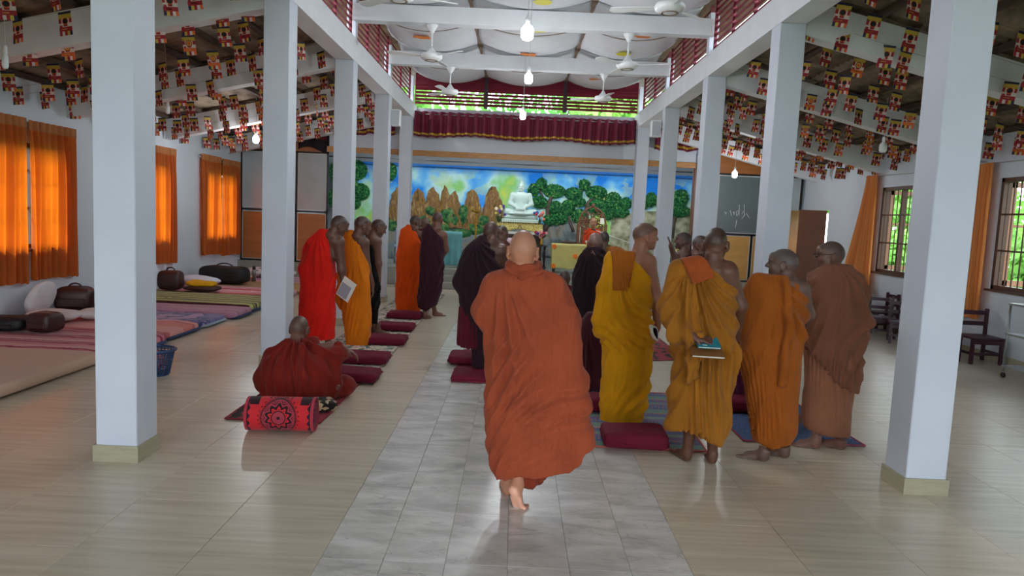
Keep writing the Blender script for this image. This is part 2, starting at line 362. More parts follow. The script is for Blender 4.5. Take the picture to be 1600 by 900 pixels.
# ---- ceiling cloth
CL = mat('white_ceiling_cloth', (222, 224, 230), .75, .25, 2.5, .3, 6, col2=(196, 200, 210))
cb_ = CL.node_tree.nodes['Principled BSDF']; 
tie = [-2.42, -.82, 1.02, 2.66]
ce = empty('ceiling', (0, 0, 0), 0, 'sagging white cloth ceiling tied up under the nave roof', None, None, 'structure')
beams = [1.9, 4.76, 7.86, 10.77, 13.73, 16.9]
def clothz(x, y):
    bi = max(0, min(4, sum(1 for q in beams[1:-1] if y >= q))); ya, yb = beams[bi], beams[bi+1]; v = 2*(y-ya)/(yb-ya); v = v-int(v) if v < 2 else 1.
    k = 0 if x < tie[1] else (1 if x < tie[2] else 2); u = (x-tie[k])/(tie[k+1]-tie[k]); sag = 1-(2*u-1)**2
    return 4.97-.19*sag-.09*math.sin(PI*max(0, min(1, v)))*(.5+.5*sag)
for bi in range(5):
    ya, yb = beams[bi], beams[bi+1]
    for k in range(3):
        xa, xb = tie[k], tie[k+1]
        for hf in range(2):
            y_a, y_b = ya+(yb-ya)*hf/2, ya+(yb-ya)*(hf+1)/2
            rr = random.Random(bi*7+k*3+hf); ph = rr.random()*6
            def fn(u, v, ph=ph):
                g = .02+.03*abs(2*v-1)**2
                x = xa+g+(xb-xa-2*g)*u; y = y_a+(y_b-y_a)*v
                z = clothz(x, y)+.006*math.sin(u*40+ph+3*math.sin(v*5))*(abs(2*u-1)**3)+.006*math.sin(v*26+ph+u*6)*(abs(2*u-1))
                return (x, y, z)
            bb = MB(); bb.grid(fn, 26, 14); o = bb.build('cloth_panel', CL, ce, fix=False); solidify(o, .003)
BR = mat('brown_batten', (150, 126, 108), .8, .4, 10)
for x in tie[1:3]:
    for bi in range(5):
        MB().b2((x-.045, beams[bi]+.03, 4.935), (x+.045, beams[bi+1]-.03, 4.96)).build('batten', BR, ce)
for bi in range(5):
    ym = (beams[bi]+beams[bi+1])/2
    for k in range(3):
        b = MB(); b.tube([(tie[k]+(tie[k+1]-tie[k])*(.03+.94*i/24), ym, clothz(tie[k]+(tie[k+1]-tie[k])*(.03+.94*i/24), ym-.001)-.006) for i in range(25)], .008, 5); b.build('seam_cord', BR, ce)
PY = mat('yellow_paper', (226, 214, 50), .6); PO = mat('orange_paper', (240, 138, 60), .6)
def cutout(px, py, kind, lab):
    q = fl(px, py, 4.8)
    for _ in range(8): q = fl(px, py, clothz(q[0], q[1])-.03)
    r = .16; b = MB()
    if kind == 0:
        n = 16; vs = [(r*math.cos(2*PI*k/n)*.8, r*.8*math.sin(2*PI*k/n), 0) for k in range(n)]
    else:
        vs = [(-.15, -.09, 0), (-.1, -.1, 0), (.12, -.08, 0), (.14, -.02, 0), (.12, .09, 0), (-.06, .1, 0), (-.08, .04, 0), (-.16, .02, 0)]; n = 8
    b.add(vs+[(v[0], v[1], .004) for v in vs], [tuple(range(n)), tuple(range(2*n-1, n-1, -1))]+[(i, (i+1) % n, (i+1) % n+n, i+n) for i in range(n)])
    o = b.build('paper_cutout', PY if kind == 0 else PO, loc=(q[0], q[1], q[2])); tag(o, lab, 'decoration')

b = MB()  # unseen wall with openings, added to balance the daylight from behind the camera
for a, c in ((WL-.2, -5.2), (-3.4, -2.6), (-1.2, 1.4), (2.8, 3.6), (5.4, WR+.2)): b.b2((a, -1.7, 0), (c, -1.5, 2.5))
b.b2((WL-.2, -1.7, 2.5), (WR+.2, -1.5, 3.4)); b.b2((XL-.3, -1.7, 3.4), (XR+.3, -1.5, 4.3))
b.build('wall_front', WHITE, kind='structure', label='unseen white wall with four openings, added to balance the light, behind the photographer')
# ================================================================ PEOPLE: distance-field bodies and robes
F4 = np.float32
def smin(a, b, k):
    if k <= 0: return np.minimum(a, b)
    h = np.maximum(k-np.abs(a-b), 0)/k
    return np.minimum(a, b)-h*h*k*.25
class Field:
    def __init__(s, lo, hi, h):
        s.h = h; s.lo = np.array(lo, float); n = (np.ceil((np.array(hi, float)-s.lo)/h)).astype(int)+1
        s.ax = [(s.lo[i]+h*np.arange(n[i])).astype(F4) for i in range(3)]; s.D = np.full(n, 1., F4)
    def sl(s, lo, hi, pad):
        r = []
        for i in range(3):
            a = int(max(0, math.floor((lo[i]-pad-s.lo[i])/s.h))); b = int(min(len(s.ax[i]), math.ceil((hi[i]+pad-s.lo[i])/s.h)+1)); r.append(slice(a, b))
        g = (s.ax[0][r[0]][:, None, None], s.ax[1][r[1]][None, :, None], s.ax[2][r[2]][None, None, :])
        return tuple(r), g
    def put(s, r, d, k, sub):
        if s.D[r].size == 0: return
        s.D[r] = -smin(-s.D[r], d, k) if sub else smin(s.D[r], d, k)
    def cone(s, a, b, ra, rb, k=.02, sub=False):
        a = np.array(a, float); b = np.array(b, float); R = max(ra, rb)
        r, (X, Y, Z) = s.sl(np.minimum(a, b)-R, np.maximum(a, b)+R, k+3*s.h)
        d = b-a; L = max(float(d@d), 1e-9)
        t = np.clip(((X-a[0])*d[0]+(Y-a[1])*d[1]+(Z-a[2])*d[2])/L, 0, 1)
        q = np.sqrt((X-a[0]-t*d[0])**2+(Y-a[1]-t*d[1])**2+(Z-a[2]-t*d[2])**2)-(ra+(rb-ra)*t)
        s.put(r, q.astype(F4), k, sub); return s
    def poly(s, pts, rs, k=.02):
        for i in range(len(pts)-1): s.cone(pts[i], pts[i+1], rs[i], rs[i+1], k)
        return s
    def ell(s, c, rad, R=None, k=.02, sub=False):
        c = np.array(c, float); m = max(rad); r, (X, Y, Z) = s.sl(c-m, c+m, k+3*s.h)
        x, y, z = X-c[0], Y-c[1], Z-c[2]
        if R is not None:
            R = np.array(R); x, y, z = R[0, 0]*x+R[1, 0]*y+R[2, 0]*z, R[0, 1]*x+R[1, 1]*y+R[2, 1]*z, R[0, 2]*x+R[1, 2]*y+R[2, 2]*z
        k0 = np.sqrt((x/rad[0])**2+(y/rad[1])**2+(z/rad[2])**2); k1 = np.sqrt((x/rad[0]**2)**2+(y/rad[1]**2)**2+(z/rad[2]**2)**2)
        s.put(r, (k0*(k0-1)/np.maximum(k1, 1e-6)).astype(F4), k, sub); return s
    def trunk(s, secs, k=.03, n=2.2, sub=False):
        """secs: (z, cx, cy, rx, ry) ascending or not"""
        S = np.array(sorted(secs), float); mr = max(S[:, 3].max(), S[:, 4].max())
        r, (X, Y, Z) = s.sl((S[:, 1].min()-mr, S[:, 2].min()-mr, S[0, 0]), (S[:, 1].max()+mr, S[:, 2].max()+mr, S[-1, 0]), k+3*s.h)
        z = Z.ravel().astype(float)
        def it(c):
            v = np.interp(z, S[:, 0], S[:, c]); w_ = max(1, int(.035/s.h)); kr = np.ones(2*w_+1)/(2*w_+1)
            return np.convolve(np.pad(v, w_, 'edge'), kr, 'valid').astype(F4)[None, None, :]
        cx, cy, rx, ry = it(1), it(2), it(3), it(4)
        q = (np.abs((X-cx)/rx)**n+np.abs((Y-cy)/ry)**n)**(1./n)
        d = (q-1)*np.minimum(rx, ry)*1.0
        # rounded ends
        dz = np.maximum(S[0, 0]-Z, Z-S[-1, 0]).astype(F4)
        d = np.where(dz > 0, np.sqrt(np.maximum(d, 0)**2+dz**2)*1.+np.minimum(d, 0)*0, d)
        s.put(r, d.astype(F4), k, sub); return s
    def plane(s, p, n, k=.0):
        n = np.array(n, float); n /= np.linalg.norm(n); X, Y, Z = s.ax[0][:, None, None], s.ax[1][None, :, None], s.ax[2][None, None, :]
        d = ((X-p[0])*n[0]+(Y-p[1])*n[1]+(Z-p[2])*n[2]).astype(F4)
        s.D = -smin(-s.D, -d, k); return s
    def below(s, pts, keep_above=True, curve=0.):
        """keep only what lies above the polyline z = f(x) (hem)"""
        X, Y, Z = s.ax[0][:, None, None], s.ax[1][None, :, None], s.ax[2][None, None, :]
        P = sorted(pts); h = np.interp(s.ax[0], [p[0] for p in P], [p[1] for p in P]).astype(F4)[:, None, None]
        d = (h-Z)*.8+Y*0
        s.D = np.maximum(s.D, d if keep_above else -d); return s
    def mesh(s):
        D = s.D; I = D < 0; n = D.shape
        cnt = np.zeros((n[0]-1, n[1]-1, n[2]-1), np.int8); off = [(i, j, k) for i in (0, 1) for j in (0, 1) for k in (0, 1)]
        for o in off: cnt += I[o[0]:n[0]-1+o[0], o[1]:n[1]-1+o[1], o[2]:n[2]-1+o[2]]
        act = (cnt > 0) & (cnt < 8); idx = np.argwhere(act); m = len(idx)
        vals = np.stack([D[idx[:, 0]+o[0], idx[:, 1]+o[1], idx[:, 2]+o[2]] for o in off], 1)
        O = np.array(off, float); acc = np.zeros((m, 3)); c = np.zeros(m)
        for a in range(8):
            for b in range(a+1, 8):
                if sum(abs(off[a][i]-off[b][i]) for i in range(3)) == 1:
                    va, vb = vals[:, a], vals[:, b]; x = (va < 0) != (vb < 0); t = np.where(x, va/np.where(x, va-vb, 1), 0)
                    acc += np.where(x[:, None], O[a]+(O[b]-O[a])*t[:, None], 0); c += x
        V = s.lo+(idx+acc/c[:, None])*s.h
        G = np.stack([sum((vals[:, q] if off[q][i] else -vals[:, q]) for q in range(8)) for i in range(3)], 1); G /= np.maximum(np.linalg.norm(G, axis=1), 1e-9)[:, None]
        vid = np.full(act.shape, -1, np.int64); vid[act] = np.arange(m); Q = []
        for a in range(3):
            b, c_ = (a+1) % 3, (a+2) % 3
            s0 = [slice(1, n[i]-1) for i in range(3)]; s0[a] = slice(0, n[a]-1); s1 = list(s0); s1[a] = slice(1, n[a])
            A = I[tuple(s0)]; B = I[tuple(s1)]; e = np.argwhere(A != B); 
            if not len(e): continue
            ins = A[e[:, 0], e[:, 1], e[:, 2]]; p = e+np.array([0 if i == a else 1 for i in range(3)])
            def cell(db, dc):
                q = p.copy(); q[:, b] -= db; q[:, c_] -= dc; return vid[q[:, 0], q[:, 1], q[:, 2]]
            q = np.stack([cell(0, 0), cell(1, 0), cell(1, 1), cell(0, 1)], 1); q[~ins] = q[~ins][:, ::-1]; Q.append(q)
        Q = np.concatenate(Q); Q = Q[(Q >= 0).all(1)]
        return V, Q, G
def np_mesh(name, V, Q, mats, parent, cols=None):
    me = bpy.data.meshes.new(name); me.vertices.add(len(V)); me.vertices.foreach_set('co', V.astype(F4).ravel())
    me.loops.add(Q.size); me.loops.foreach_set('vertex_index', Q.ravel().astype(np.int32))
    me.polygons.add(len(Q)); me.polygons.foreach_set('loop_start', np.arange(0, Q.size, 4, dtype=np.int32)); me.polygons.foreach_set('loop_total', np.full(len(Q), 4, np.int32))
    me.update(); me.polygons.foreach_set('use_smooth', np.ones(len(Q), bool))
    if cols is not None:
        a = me.color_attributes.new('mask', 'FLOAT_COLOR', 'POINT'); a.data.foreach_set('color', cols.astype(F4).ravel())
    me.validate(); return link(name, me, mats, parent)
def rotm(yaw, pitch, roll=0):
    """columns: head right, face, up. yaw > 0 turns to the person's left"""
    cz, sz = math.cos(yaw), math.sin(yaw); cx, sx_ = math.cos(pitch), math.sin(pitch); cy_, sy_ = math.cos(roll), math.sin(roll)
    return np.array([[cz, -sz, 0], [sz, cz, 0], [0, 0, 1]])@np.array([[1, 0, 0], [0, cx, -sx_], [0, sx_, cx]])@np.array([[cy_, 0, sy_], [0, 1, 0], [-sy_, 0, cy_]])
_skins = {}
def skin_mat(col, hair):
    key = (col, hair)
    if key in _skins: return _skins[key]
    m = bpy.data.materials.new('skin'); m.use_nodes = True; t = m.node_tree; n = t.nodes; L = t.links; b = n['Principled BSDF']
    at = n.new('ShaderNodeAttribute'); at.attribute_name = 'mask'; se = n.new('ShaderNodeSeparateColor'); L.new(at.outputs['Color'], se.inputs[0])
    nz = n.new('ShaderNodeTexNoise'); nz.inputs['Scale'].default_value = 14; nz.inputs['Detail'].default_value = 5
    tc = n.new('ShaderNodeTexCoord'); L.new(tc.outputs['Object'], nz.inputs[0])
    c = lin(col)
    def mx(f, a, bb):
        q = n.new('ShaderNodeMix'); q.data_type = 'RGBA'
        if isinstance(f, float): q.inputs[0].default_value = f
        else: L.new(f, q.inputs[0])
        for i, v in ((6, a), (7, bb)):
            if isinstance(v, tuple): q.inputs[i].default_value = v+(1,)
            else: L.new(v, q.inputs[i])
        return q.outputs[2]
    base = mx(nz.outputs[0], tuple(v*1.18 for v in c), tuple(v*.78 for v in c))
    base = mx(se.outputs[0], base, lin(hair))
    base = mx(se.outputs[1], base, tuple(v*.12 for v in c))
    base = mx(se.outputs[2], base, tuple(min(1, v*1.5+.12) for v in c))
    L.new(base, b.inputs['Base Color']); b.inputs['Roughness'].default_value = .46; b.inputs['Specular IOR Level'].default_value = .5
    b.inputs['Subsurface Weight'].default_value = .04; b.inputs['Subsurface Radius'].default_value = (.02, .008, .004)
    n2 = n.new('ShaderNodeTexNoise'); n2.inputs['Scale'].default_value = 90; L.new(tc.outputs['Object'], n2.inputs[0])
    bp = n.new('ShaderNodeBump'); bp.inputs['Strength'].default_value = .12; bp.inputs['Distance'].default_value = .004; L.new(n2.outputs[0], bp.inputs['Height']); L.new(bp.outputs[0], b.inputs['Normal'])
    _skins[key] = m; return m
def cloth_mat(col, sh=.08):
    nm = 'robe_cloth_%d_%d_%d' % col; new = nm not in _mats
    m = mat(nm, col, .82, .5, 5, .25, 22, col2=tuple(int(v*.8) for v in col), sheen=sh, spec=.2, det=5)
    if new:     # fine creases: two families of stretched wrinkles as relief
        t = m.node_tree; n = t.nodes; L = t.links; tc = n.new('ShaderNodeTexCoord'); prev = None
        for ang, sc, st in ((.45, (26, 10, 2.6), .55), (-.25, (34, 12, 3.4), .35)):
            mp = n.new('ShaderNodeMapping'); mp.inputs['Rotation'].default_value = (0, ang, 0); mp.inputs['Scale'].default_value = sc; L.new(tc.outputs['Object'], mp.inputs[0])
            nz = n.new('ShaderNodeTexNoise'); nz.inputs['Scale'].default_value = 1.; nz.inputs['Detail'].default_value = 3; nz.inputs['Distortion'].default_value = .6; L.new(mp.outputs[0], nz.inputs[0])
            bp = n.new('ShaderNodeBump'); bp.inputs['Strength'].default_value = st; bp.inputs['Distance'].default_value = .022; L.new(nz.outputs[0], bp.inputs['Height'])
            if prev: L.new(prev, bp.inputs['Normal'])
            prev = bp.outputs[0]
        L.new(prev, n['Principled BSDF'].inputs['Normal'])
    return m
def head(F, c, R, s=1.0, ears=True):
    """adds a head; c = centre of the head, face towards R[:,1]"""
    c = np.array(c, float)
    def P(x, y, z): return c+R@(np.array([x, y, z])*s)
    E = lambda p, r, k=.02, sub=False, RR=R: F.ell(P(*p), [v*s for v in r], RR, k*s, sub)
    Cn = lambda a, b, ra, rb, k=.012, sub=False: F.cone(P(*a), P(*b), ra*s, rb*s, k*s, sub)
    E((0, -.012, .032), (.0735, .098, .083)); E((0, -.03, .0), (.068, .075, .07), .03)
    E((0, .03, -.02), (.062, .058, .072), .03); E((0, .033, -.06), (.051, .053, .052), .03); E((0, -.045, .005), (.06, .062, .06), .03)
    Cn((0, .074, -.092), (0, .06, -.09), .021, .02, .022)
    for sx_ in (-1, 1):
        Cn((sx_*.042, .055, -.03), (sx_*.03, .065, -.035), .022, .02, .02)      # cheek
        Cn((sx_*.055, .0, -.05), (sx_*.03, .055, -.09), .016, .018, .02)       # jaw
        E((sx_*.031, .097, .006), (.019, .016, .013), .012, True)              # eye socket
        E((sx_*.030, .077, .005), (.0135, .0135, .012), .002)                  # eyeball
        Cn((sx_*.048, .08, .026), (sx_*.014, .092, .024), .007, .008, .01)     # brow
    E((0, .075, .052), (.05, .022, .03), .02)
    Cn((0, .088, .018), (0, .114, -.02), .008, .0115, .01)
    for sx_ in (-1, 1): Cn((sx_*.009, .1, -.027), (sx_*.012, .094, -.027), .0085, .008, .008)
    Cn((-.018, .087, -.052), (.018, .087, -.052), .008, .008, .006); Cn((-.015, .085, -.065), (.015, .085, -.065), .009, .009, .006)
    if ears:
        for sx_ in (-1, 1):
            RE = R@rotm(-sx_*.45, 0, 0)
            E((sx_*.087, -.014, -.012), (.009, .024, .035), .006, False, RE)
            E((sx_*.081, -.008, -.044), (.009, .012, .017), .006, False, RE)
            E((sx_*.096, -.008, -.009), (.007, .013, .021), .004, True, RE)
def head_mask(V, c, R, s=1.0, hair=.8, beard=.3):
    L = (V-np.array(c))@R/s; M = np.zeros((len(V), 4)); M[:, 3] = 1
    inh = (np.abs(L) < .16).all(1)
    line = .045-1.0*np.clip(-L[:, 1]+.05, 0, .2)*.55; line = np.maximum(line, -.055)
    hm = np.clip((L[:, 2]-line)/.012, 0, 1)*np.clip((.078-L[:, 1]+.2*(L[:, 2]-.04))/.012, 0, 1)*(np.abs(L[:, 0]) < .0835)
    M[inh, 0] = (hm*hair)[inh]
    bd = np.clip((-.04-L[:, 2])/.012, 0, 1)*np.clip((L[:, 1]-.01)/.02, 0, 1)*np.clip((L[:, 2]+.13)/.02, 0, 1)
    M[inh, 0] = np.maximum(M[inh, 0], (bd*beard)[inh])
    for sx_ in (-1, 1):
        e = np.linalg.norm((L-np.array([sx_*.030, .091, .005]))*np.array([1, 1, 1.9]), axis=1)
        M[inh & (e < .0135), 2] = .55; M[inh & (e < .007), 2] = 0; M[inh & (e < .007), 1] = 1
        br = (np.abs(L[:, 2]-.030) < .005) & (np.abs(L[:, 0]-sx_*.03) < .02) & (L[:, 1] > .07); M[inh & br, 1] = .75
    lp = (np.abs(L[:, 2]+.058) < .0018) & (np.abs(L[:, 0]) < .02) & (L[:, 1] > .07); M[inh & lp, 1] = .7
    nn = (L[:, 2] < -.033) & (L[:, 2] > -.04) & (np.abs(np.abs(L[:, 0])-.008) < .004) & (L[:, 1] > .09); M[inh & nn, 1] = .8
    return M
def hand(F, wr, d, n, side, curl=.35, s=1.0, thick=1.0, spread=.0):
    """d finger direction, n palm facing; side +1 puts the thumb on the d x n side"""
    d = np.array(d, float); d /= np.linalg.norm(d); n = np.array(n, float); n -= d*(n@d); n /= np.linalg.norm(n); t = np.cross(d, n)*side; wr = np.array(wr, float)
    r = .0088*thick*s
    for i in range(4):
        o = (i-1.5)*-.0195
        kn = wr+(d*.088+t*o)*s; F.cone(wr+(d*.012+t*o*.6)*s, kn, .0155*s, .0118*s, .014*s)
        a = curl*.55; p = kn; L = [1., 1.08, 1.0, .8][i]; dd = d+t*o*spread
        for q, l in enumerate((.042, .027, .022)):
            v = dd*math.cos(a)+n*math.sin(a); p2 = p+v*l*L*s; F.cone(p, p2, r*(1-.08*q), r*(.94-.08*q), .003*s); p = p2; a += curl
    b = wr+(d*.022+t*.026)*s; v = t*.62+d*.62+n*.35; v /= np.linalg.norm(v); m1 = b+v*.04*s; v2 = d*.8+n*.45+t*.15; v2 /= np.linalg.norm(v2); m2 = m1+v2*.034*s
    F.cone(wr+(d*.01+t*.012)*s, b, .016*s, .0145*s, .012*s); F.cone(b, m1, .0135*s, .0115*s, .006*s); F.cone(m1, m2, .0112*s, .0095*s, .004*s)
def foot(F, p, yaw, heel=0., s=1.0, side=1):
    """p = heel contact point; yaw = direction of the toes (0 = +y); heel = how far the heel is lifted"""
    R = rotm(yaw, -math.asin(min(.9, heel/.18)) if heel else 0); p = np.array(p, float)
    q0 = p+np.array([0, 0, heel])
    def P(x, y, z): return q0+R@(np.array([x, y+.035, z])*s)
    F.ell(P(0, 0, .033), (.033*s, .042*s, .034*s), R, .02); F.ell(P(0, 0, .06), (.03*s, .036*s, .04*s), R, .02)
    F.cone(P(0, .02, .05), P(0, .12, .03), .034*s, .024*s, .03)
    F.cone(P(-.018, .06, .02), P(-.024, .135, .016), .018*s, .016*s, .02); F.cone(P(.018, .06, .02), P(.022, .13, .015), .018*s, .015*s, .02)
    R2 = rotm(yaw, 0) if heel else R; 
    for i in range(5):
        x = (-.036+.0175*i)*(-side); a = P(x, .142-.004*i, .014); l = .045-.006*i; b = a+(R2@np.array([-.002*side, l, 0]))*s
        rr = (.0125 if i == 0 else .0095-.0005*i)*s; F.cone(a, b, rr, rr*.92, .008)
    return P(0, -.004, .085)
def fold_disp(V, N, folds, seed, c=(0, 0)):
    rng = np.random.RandomState(seed); s_ = np.arctan2(V[:, 0]-c[0], -(V[:, 1]-c[1]))*.2; z = V[:, 2]
    def nz(f, k=4):
        v = np.zeros(len(V))
        for _ in range(k):
            a = rng.rand()*2*PI; v += np.sin((s_*math.cos(a)+z*math.sin(a))*f*(.6+rng.rand())+V[:, 1]*f*.3+rng.rand()*6.28)
        return v/k
    out = nz(9)*.006
    for fd in folds:
        kind, p, amp, zl, zh = fd[0], fd[1], fd[2], fd[3], fd[4]
        if kind == 'lin':
            al, wl = math.radians(p[0]), p[1]; ph = (s_*math.cos(al)+z*math.sin(al))/wl
        elif kind == 'rad':
            s0, z0, nn = p; ph = np.arctan2(s_-s0, z0-z)*nn/(2*PI)
        elif kind == 'arc':      # swags round a point
            s0, z0, wl = p; ph = np.hypot(s_-s0, (z-z0)*.8)/wl
        ph = ph+nz(4.5)*.45+nz(11, 3)*.06+rng.rand()
        fr = ph-np.floor(ph); tr_ = np.where(fr < .38, fr/.38, (1-fr)/.62); prof = tr_**1.5
        mask = np.clip((z-zl)/.1, 0, 1)*np.clip((zh-z)/.1, 0, 1)*np.clip(.5+1.3*nz(6), .0, 1.25)
        if kind == 'rad': mask = mask*np.clip(np.hypot(s_-p[0], p[1]-z)/.18, .15, 1)
        out += 2.8*amp*(prof-.35)*mask
    fine = nz(38, 3); out += .0018*fine
    return V+N*out[:, None]
def bend(V, z0, z1, ang, side=0., c=(0, 0)):
    t = np.clip((V[:, 2]-z0)/(z1-z0), 0, 1); t = t*t*(3-2*t)
    for a, ax in ((ang, 1), (side, 0)):
        if a:
            th = a*t; y = V[:, ax]-c[ax]; z = V[:, 2]-z0; up = z > 0
            # integrate the curved spine
            yy = y*np.cos(th)+z*np.sin(th*.75); zz = z*np.cos(th*.75)-y*np.sin(th)
            V = V.copy(); V[:, ax] = np.where(up, yy+c[ax], V[:, ax]); V[:, 2] = np.where(up, zz+z0, V[:, 2])
    return V
ORDER = [0]
def person(label, base, skin, hair, h, hd, limbs, robes, feet=(), hands=(), post=None, group=None, rz=0, hairy=.8, beard=.25, neck=.052, ears=True, trunk=None, clip=None, nclip=1, arm_blade=False):
    """base: world point. hd = (centre, R, scale). limbs = list of (pts, radii). robes = list of dict(name,col,build,folds,h)."""
    ORDER[0] += 1; e = empty('person', tuple(base), rz, label, 'person', group)
    hc, HR, hs = hd; allp = [np.array(hc, float)+.14, np.array(hc, float)-.14]
    for pts, rs in limbs: allp += [np.array(p, float)+max(rs) for p in pts]+[np.array(p, float)-max(rs) for p in pts]
    for f_ in feet: allp += [np.array(f_[0])+.24, np.array(f_[0])-.24]
    for f_ in hands: allp += [np.array(f_[0])+.2, np.array(f_[0])-.2]
    if trunk: allp += [np.array((t[1]+t[3]*sg, t[2]+t[4]*sg, t[0])) for t in trunk for sg in (-1, 1)]
    A = np.array(allp); lo = A.min(0)-.03; hi = A.max(0)+.03; lo[2] = max(lo[2], -.02)
    F = Field(lo, hi, h)
    if trunk: F.trunk(trunk, .03)
    for f_ in feet:
        an = foot(F, f_[0], f_[1], f_[2], 1., f_[3]); F.poly([an, np.array(f_[4]), np.array(f_[5])], [.036, .05, .052], .03); F.poly([np.array(f_[5]), np.array(f_[6])], [.055, .08], .03)
    if clip:
        lb = 1 if len(limbs) < 3 else 2
        if len(limbs) > 2 and arm_blade: F.poly([np.array(p) for p in limbs[2][0]], limbs[2][1], .035); limbs = limbs[:2]+limbs[3:]
        F2 = Field(lo, hi, h); clip[0](F2); hp = sorted(clip[1])
        hz_ = np.interp(F.ax[0], [q[0] for q in hp], [q[1] for q in hp])[:, None, None]+.01
        cov = np.maximum(F2.D+.034, -1); F.D = np.where(F.ax[2][None, None, :] > hz_, np.maximum(F.D, cov), F.D).astype(F4)
    for i, (pts, rs) in enumerate(limbs): F.poly([np.array(p) for p in pts], rs, .035)
    for f_ in hands: hand(F, *f_)
    head(F, hc, HR, hs, ears)
    V, Q, G = F.mesh()
    cols = head_mask(V, hc, HR, hs, hairy, beard)
    for f_ in feet:   # pale soles
        lowz = np.clip((.016+f_[2]*.0-V[:, 2])/.012, 0, 1); cols[:, 2] = np.maximum(cols[:, 2], lowz*.8)
        if f_[2] > 0.02:
            R = rotm(f_[1], -math.asin(min(.9, f_[2]/.18))); L = (V-np.array(f_[0])-np.array([0, 0, f_[2]]))@R
            cols[:, 2] = np.maximum(cols[:, 2], np.clip((.03-L[:, 2])/.02, 0, 1)*(L[:, 2] > -.05)*(np.abs(L[:, 0]) < .06)*(L[:, 1] > -.05)*(L[:, 1] < .25))
    if post: V = post(V)
    np_mesh('body', V, Q, skin_mat(skin, hair), e, cols)
    for i, rb_ in enumerate(robes):
        F = Field(rb_['lo'], rb_['hi'], rb_.get('h', h*1.3)); rb_['build'](F)
        V, Q, G = F.mesh(); V = fold_disp(V, G, rb_.get('folds', []), rb_.get('seed', ORDER[0]*13), rb_.get('c', (0, 0)))
        if post: V = post(V)
        o = np_mesh(rb_['name'], V, Q, cloth_mat(rb_['col']), e)
        if rb_.get('label'): o['label'] = rb_['label']
    return e
class Fig:
    """a standing figure measured off the photograph at depth Y: px -> local metres"""
    def __init__(s, x, y_floor_depth, X=None):
        s.Y = y_floor_depth; s.X = aY(x, 400, s.Y)[0] if X is None else X
    def p(s, x, y, dy=0.):
        # dy metres away from the figure's own plane
        q = aY(x, y, s.Y+dy); return np.array([q[0]-s.X, dy, q[2]])
    def secs(s, L, ratio=.66, cy=0., add=0.):
        o = []
        for t in L:
            y, a, b = t[:3]; r = t[3] if len(t) > 3 else ratio
            A, B = s.p(a, y), s.p(b, y); o.append(((A[2]+B[2])/2, (A[0]+B[0])/2, cy, (B[0]-A[0])/2+add, (B[0]-A[0])/2*r+add))
        return o
    def hem(s, L):
        return [(s.p(x, y)[0], s.p(x, y)[2]) for x, y in L]
# ---------------------------------------------------------------- the people
DK = (96, 60, 44); MD = (118, 80, 64); PALE = (196, 136, 106); HAIRD = (58, 46, 38); HAIRG = (104, 92, 86)
RES = 1.0
def std_body(f, neck_px, hd, sh_l, sh_r, torso, nk=.052):
    pass
# ---- 1 walking monk in the aisle
f = Fig(806, 4.2)
T = f.secs([(415, 800, 840, .8), (423, 790, 848, .75), (433, 766, 868, .6), (450, 757, 880, .55), (480, 757, 890, .55), (520, 758, 898, .55), (560, 760, 900, .55), (600, 760, 903, .55), (640, 758, 908, .55), (690, 761, 915, .5), (730, 767, 912, .5), (750, 775, 900, .5)])
hem = f.hem([(755, 742), (767, 748), (790, 741), (812, 733), (835, 737), (862, 732), (888, 727), (903, 716), (912, 698), (930, 690)])
def b1(F):
    F.trunk(T, .03, 2.3)
    F.poly([f.p(776, 446), f.p(757, 487, -.02), f.p(768, 508, .16)], [.075, .068, .06], .05)
    F.poly([f.p(862, 448), f.p(884, 505, 0), f.p(868, 530, .2)], [.08, .08, .06], .05)
    F.poly([f.p(880, 500, -.03), f.p(897, 600, -.05), f.p(905, 700, -.06), f.p(905, 740, -.06)], [.07, .075, .085, .09], .06)
    c = f.p(818, 392, .02)
    F.ell((c[0], .03, f.p(818, 404)[2]+.012), (.066, .075, .08), None, .03, True)
    F.below(hem)
def b1b(F):
    F.trunk(f.secs([(700, 790, 850, .8), (745, 790, 852, .7), (775, 798, 850, .6)]), .02); F.below(f.hem([(790, 741), (812, 745), (822, 757), (835, 755), (850, 747)]))
def b1c(F):      # rolled collar round the neck
    for i in range(28):
        a = i/28*2*PI; b = (i+1)/28*2*PI
        def cp(t): return np.array([f.p(819, 410)[0]+.086*math.sin(t)*(1+.04*math.sin(3*t)), .012-.082*math.cos(t), f.p(819, 414)[2]-.014*math.cos(t)+.004*math.sin(5*t)+.02*math.cos(t)*0])
        F.cone(cp(a), cp(b), .02, .02, .012); F.cone(cp(a)*np.array([1.08, 1.08, 1])-np.array([0, 0, .034]), cp(b)*np.array([1.08, 1.08, 1])-np.array([0, 0, .034]), .02, .02, .012)
    F.poly([f.p(792, 420, -.07), f.p(815, 433, -.1), f.p(845, 425, -.075)], [.014, .016, .012], .03)
bx = dict(lo=(-.36, -.36, .12), hi=(.56, .42, 1.56))
hc = f.p(817, 391, .02)
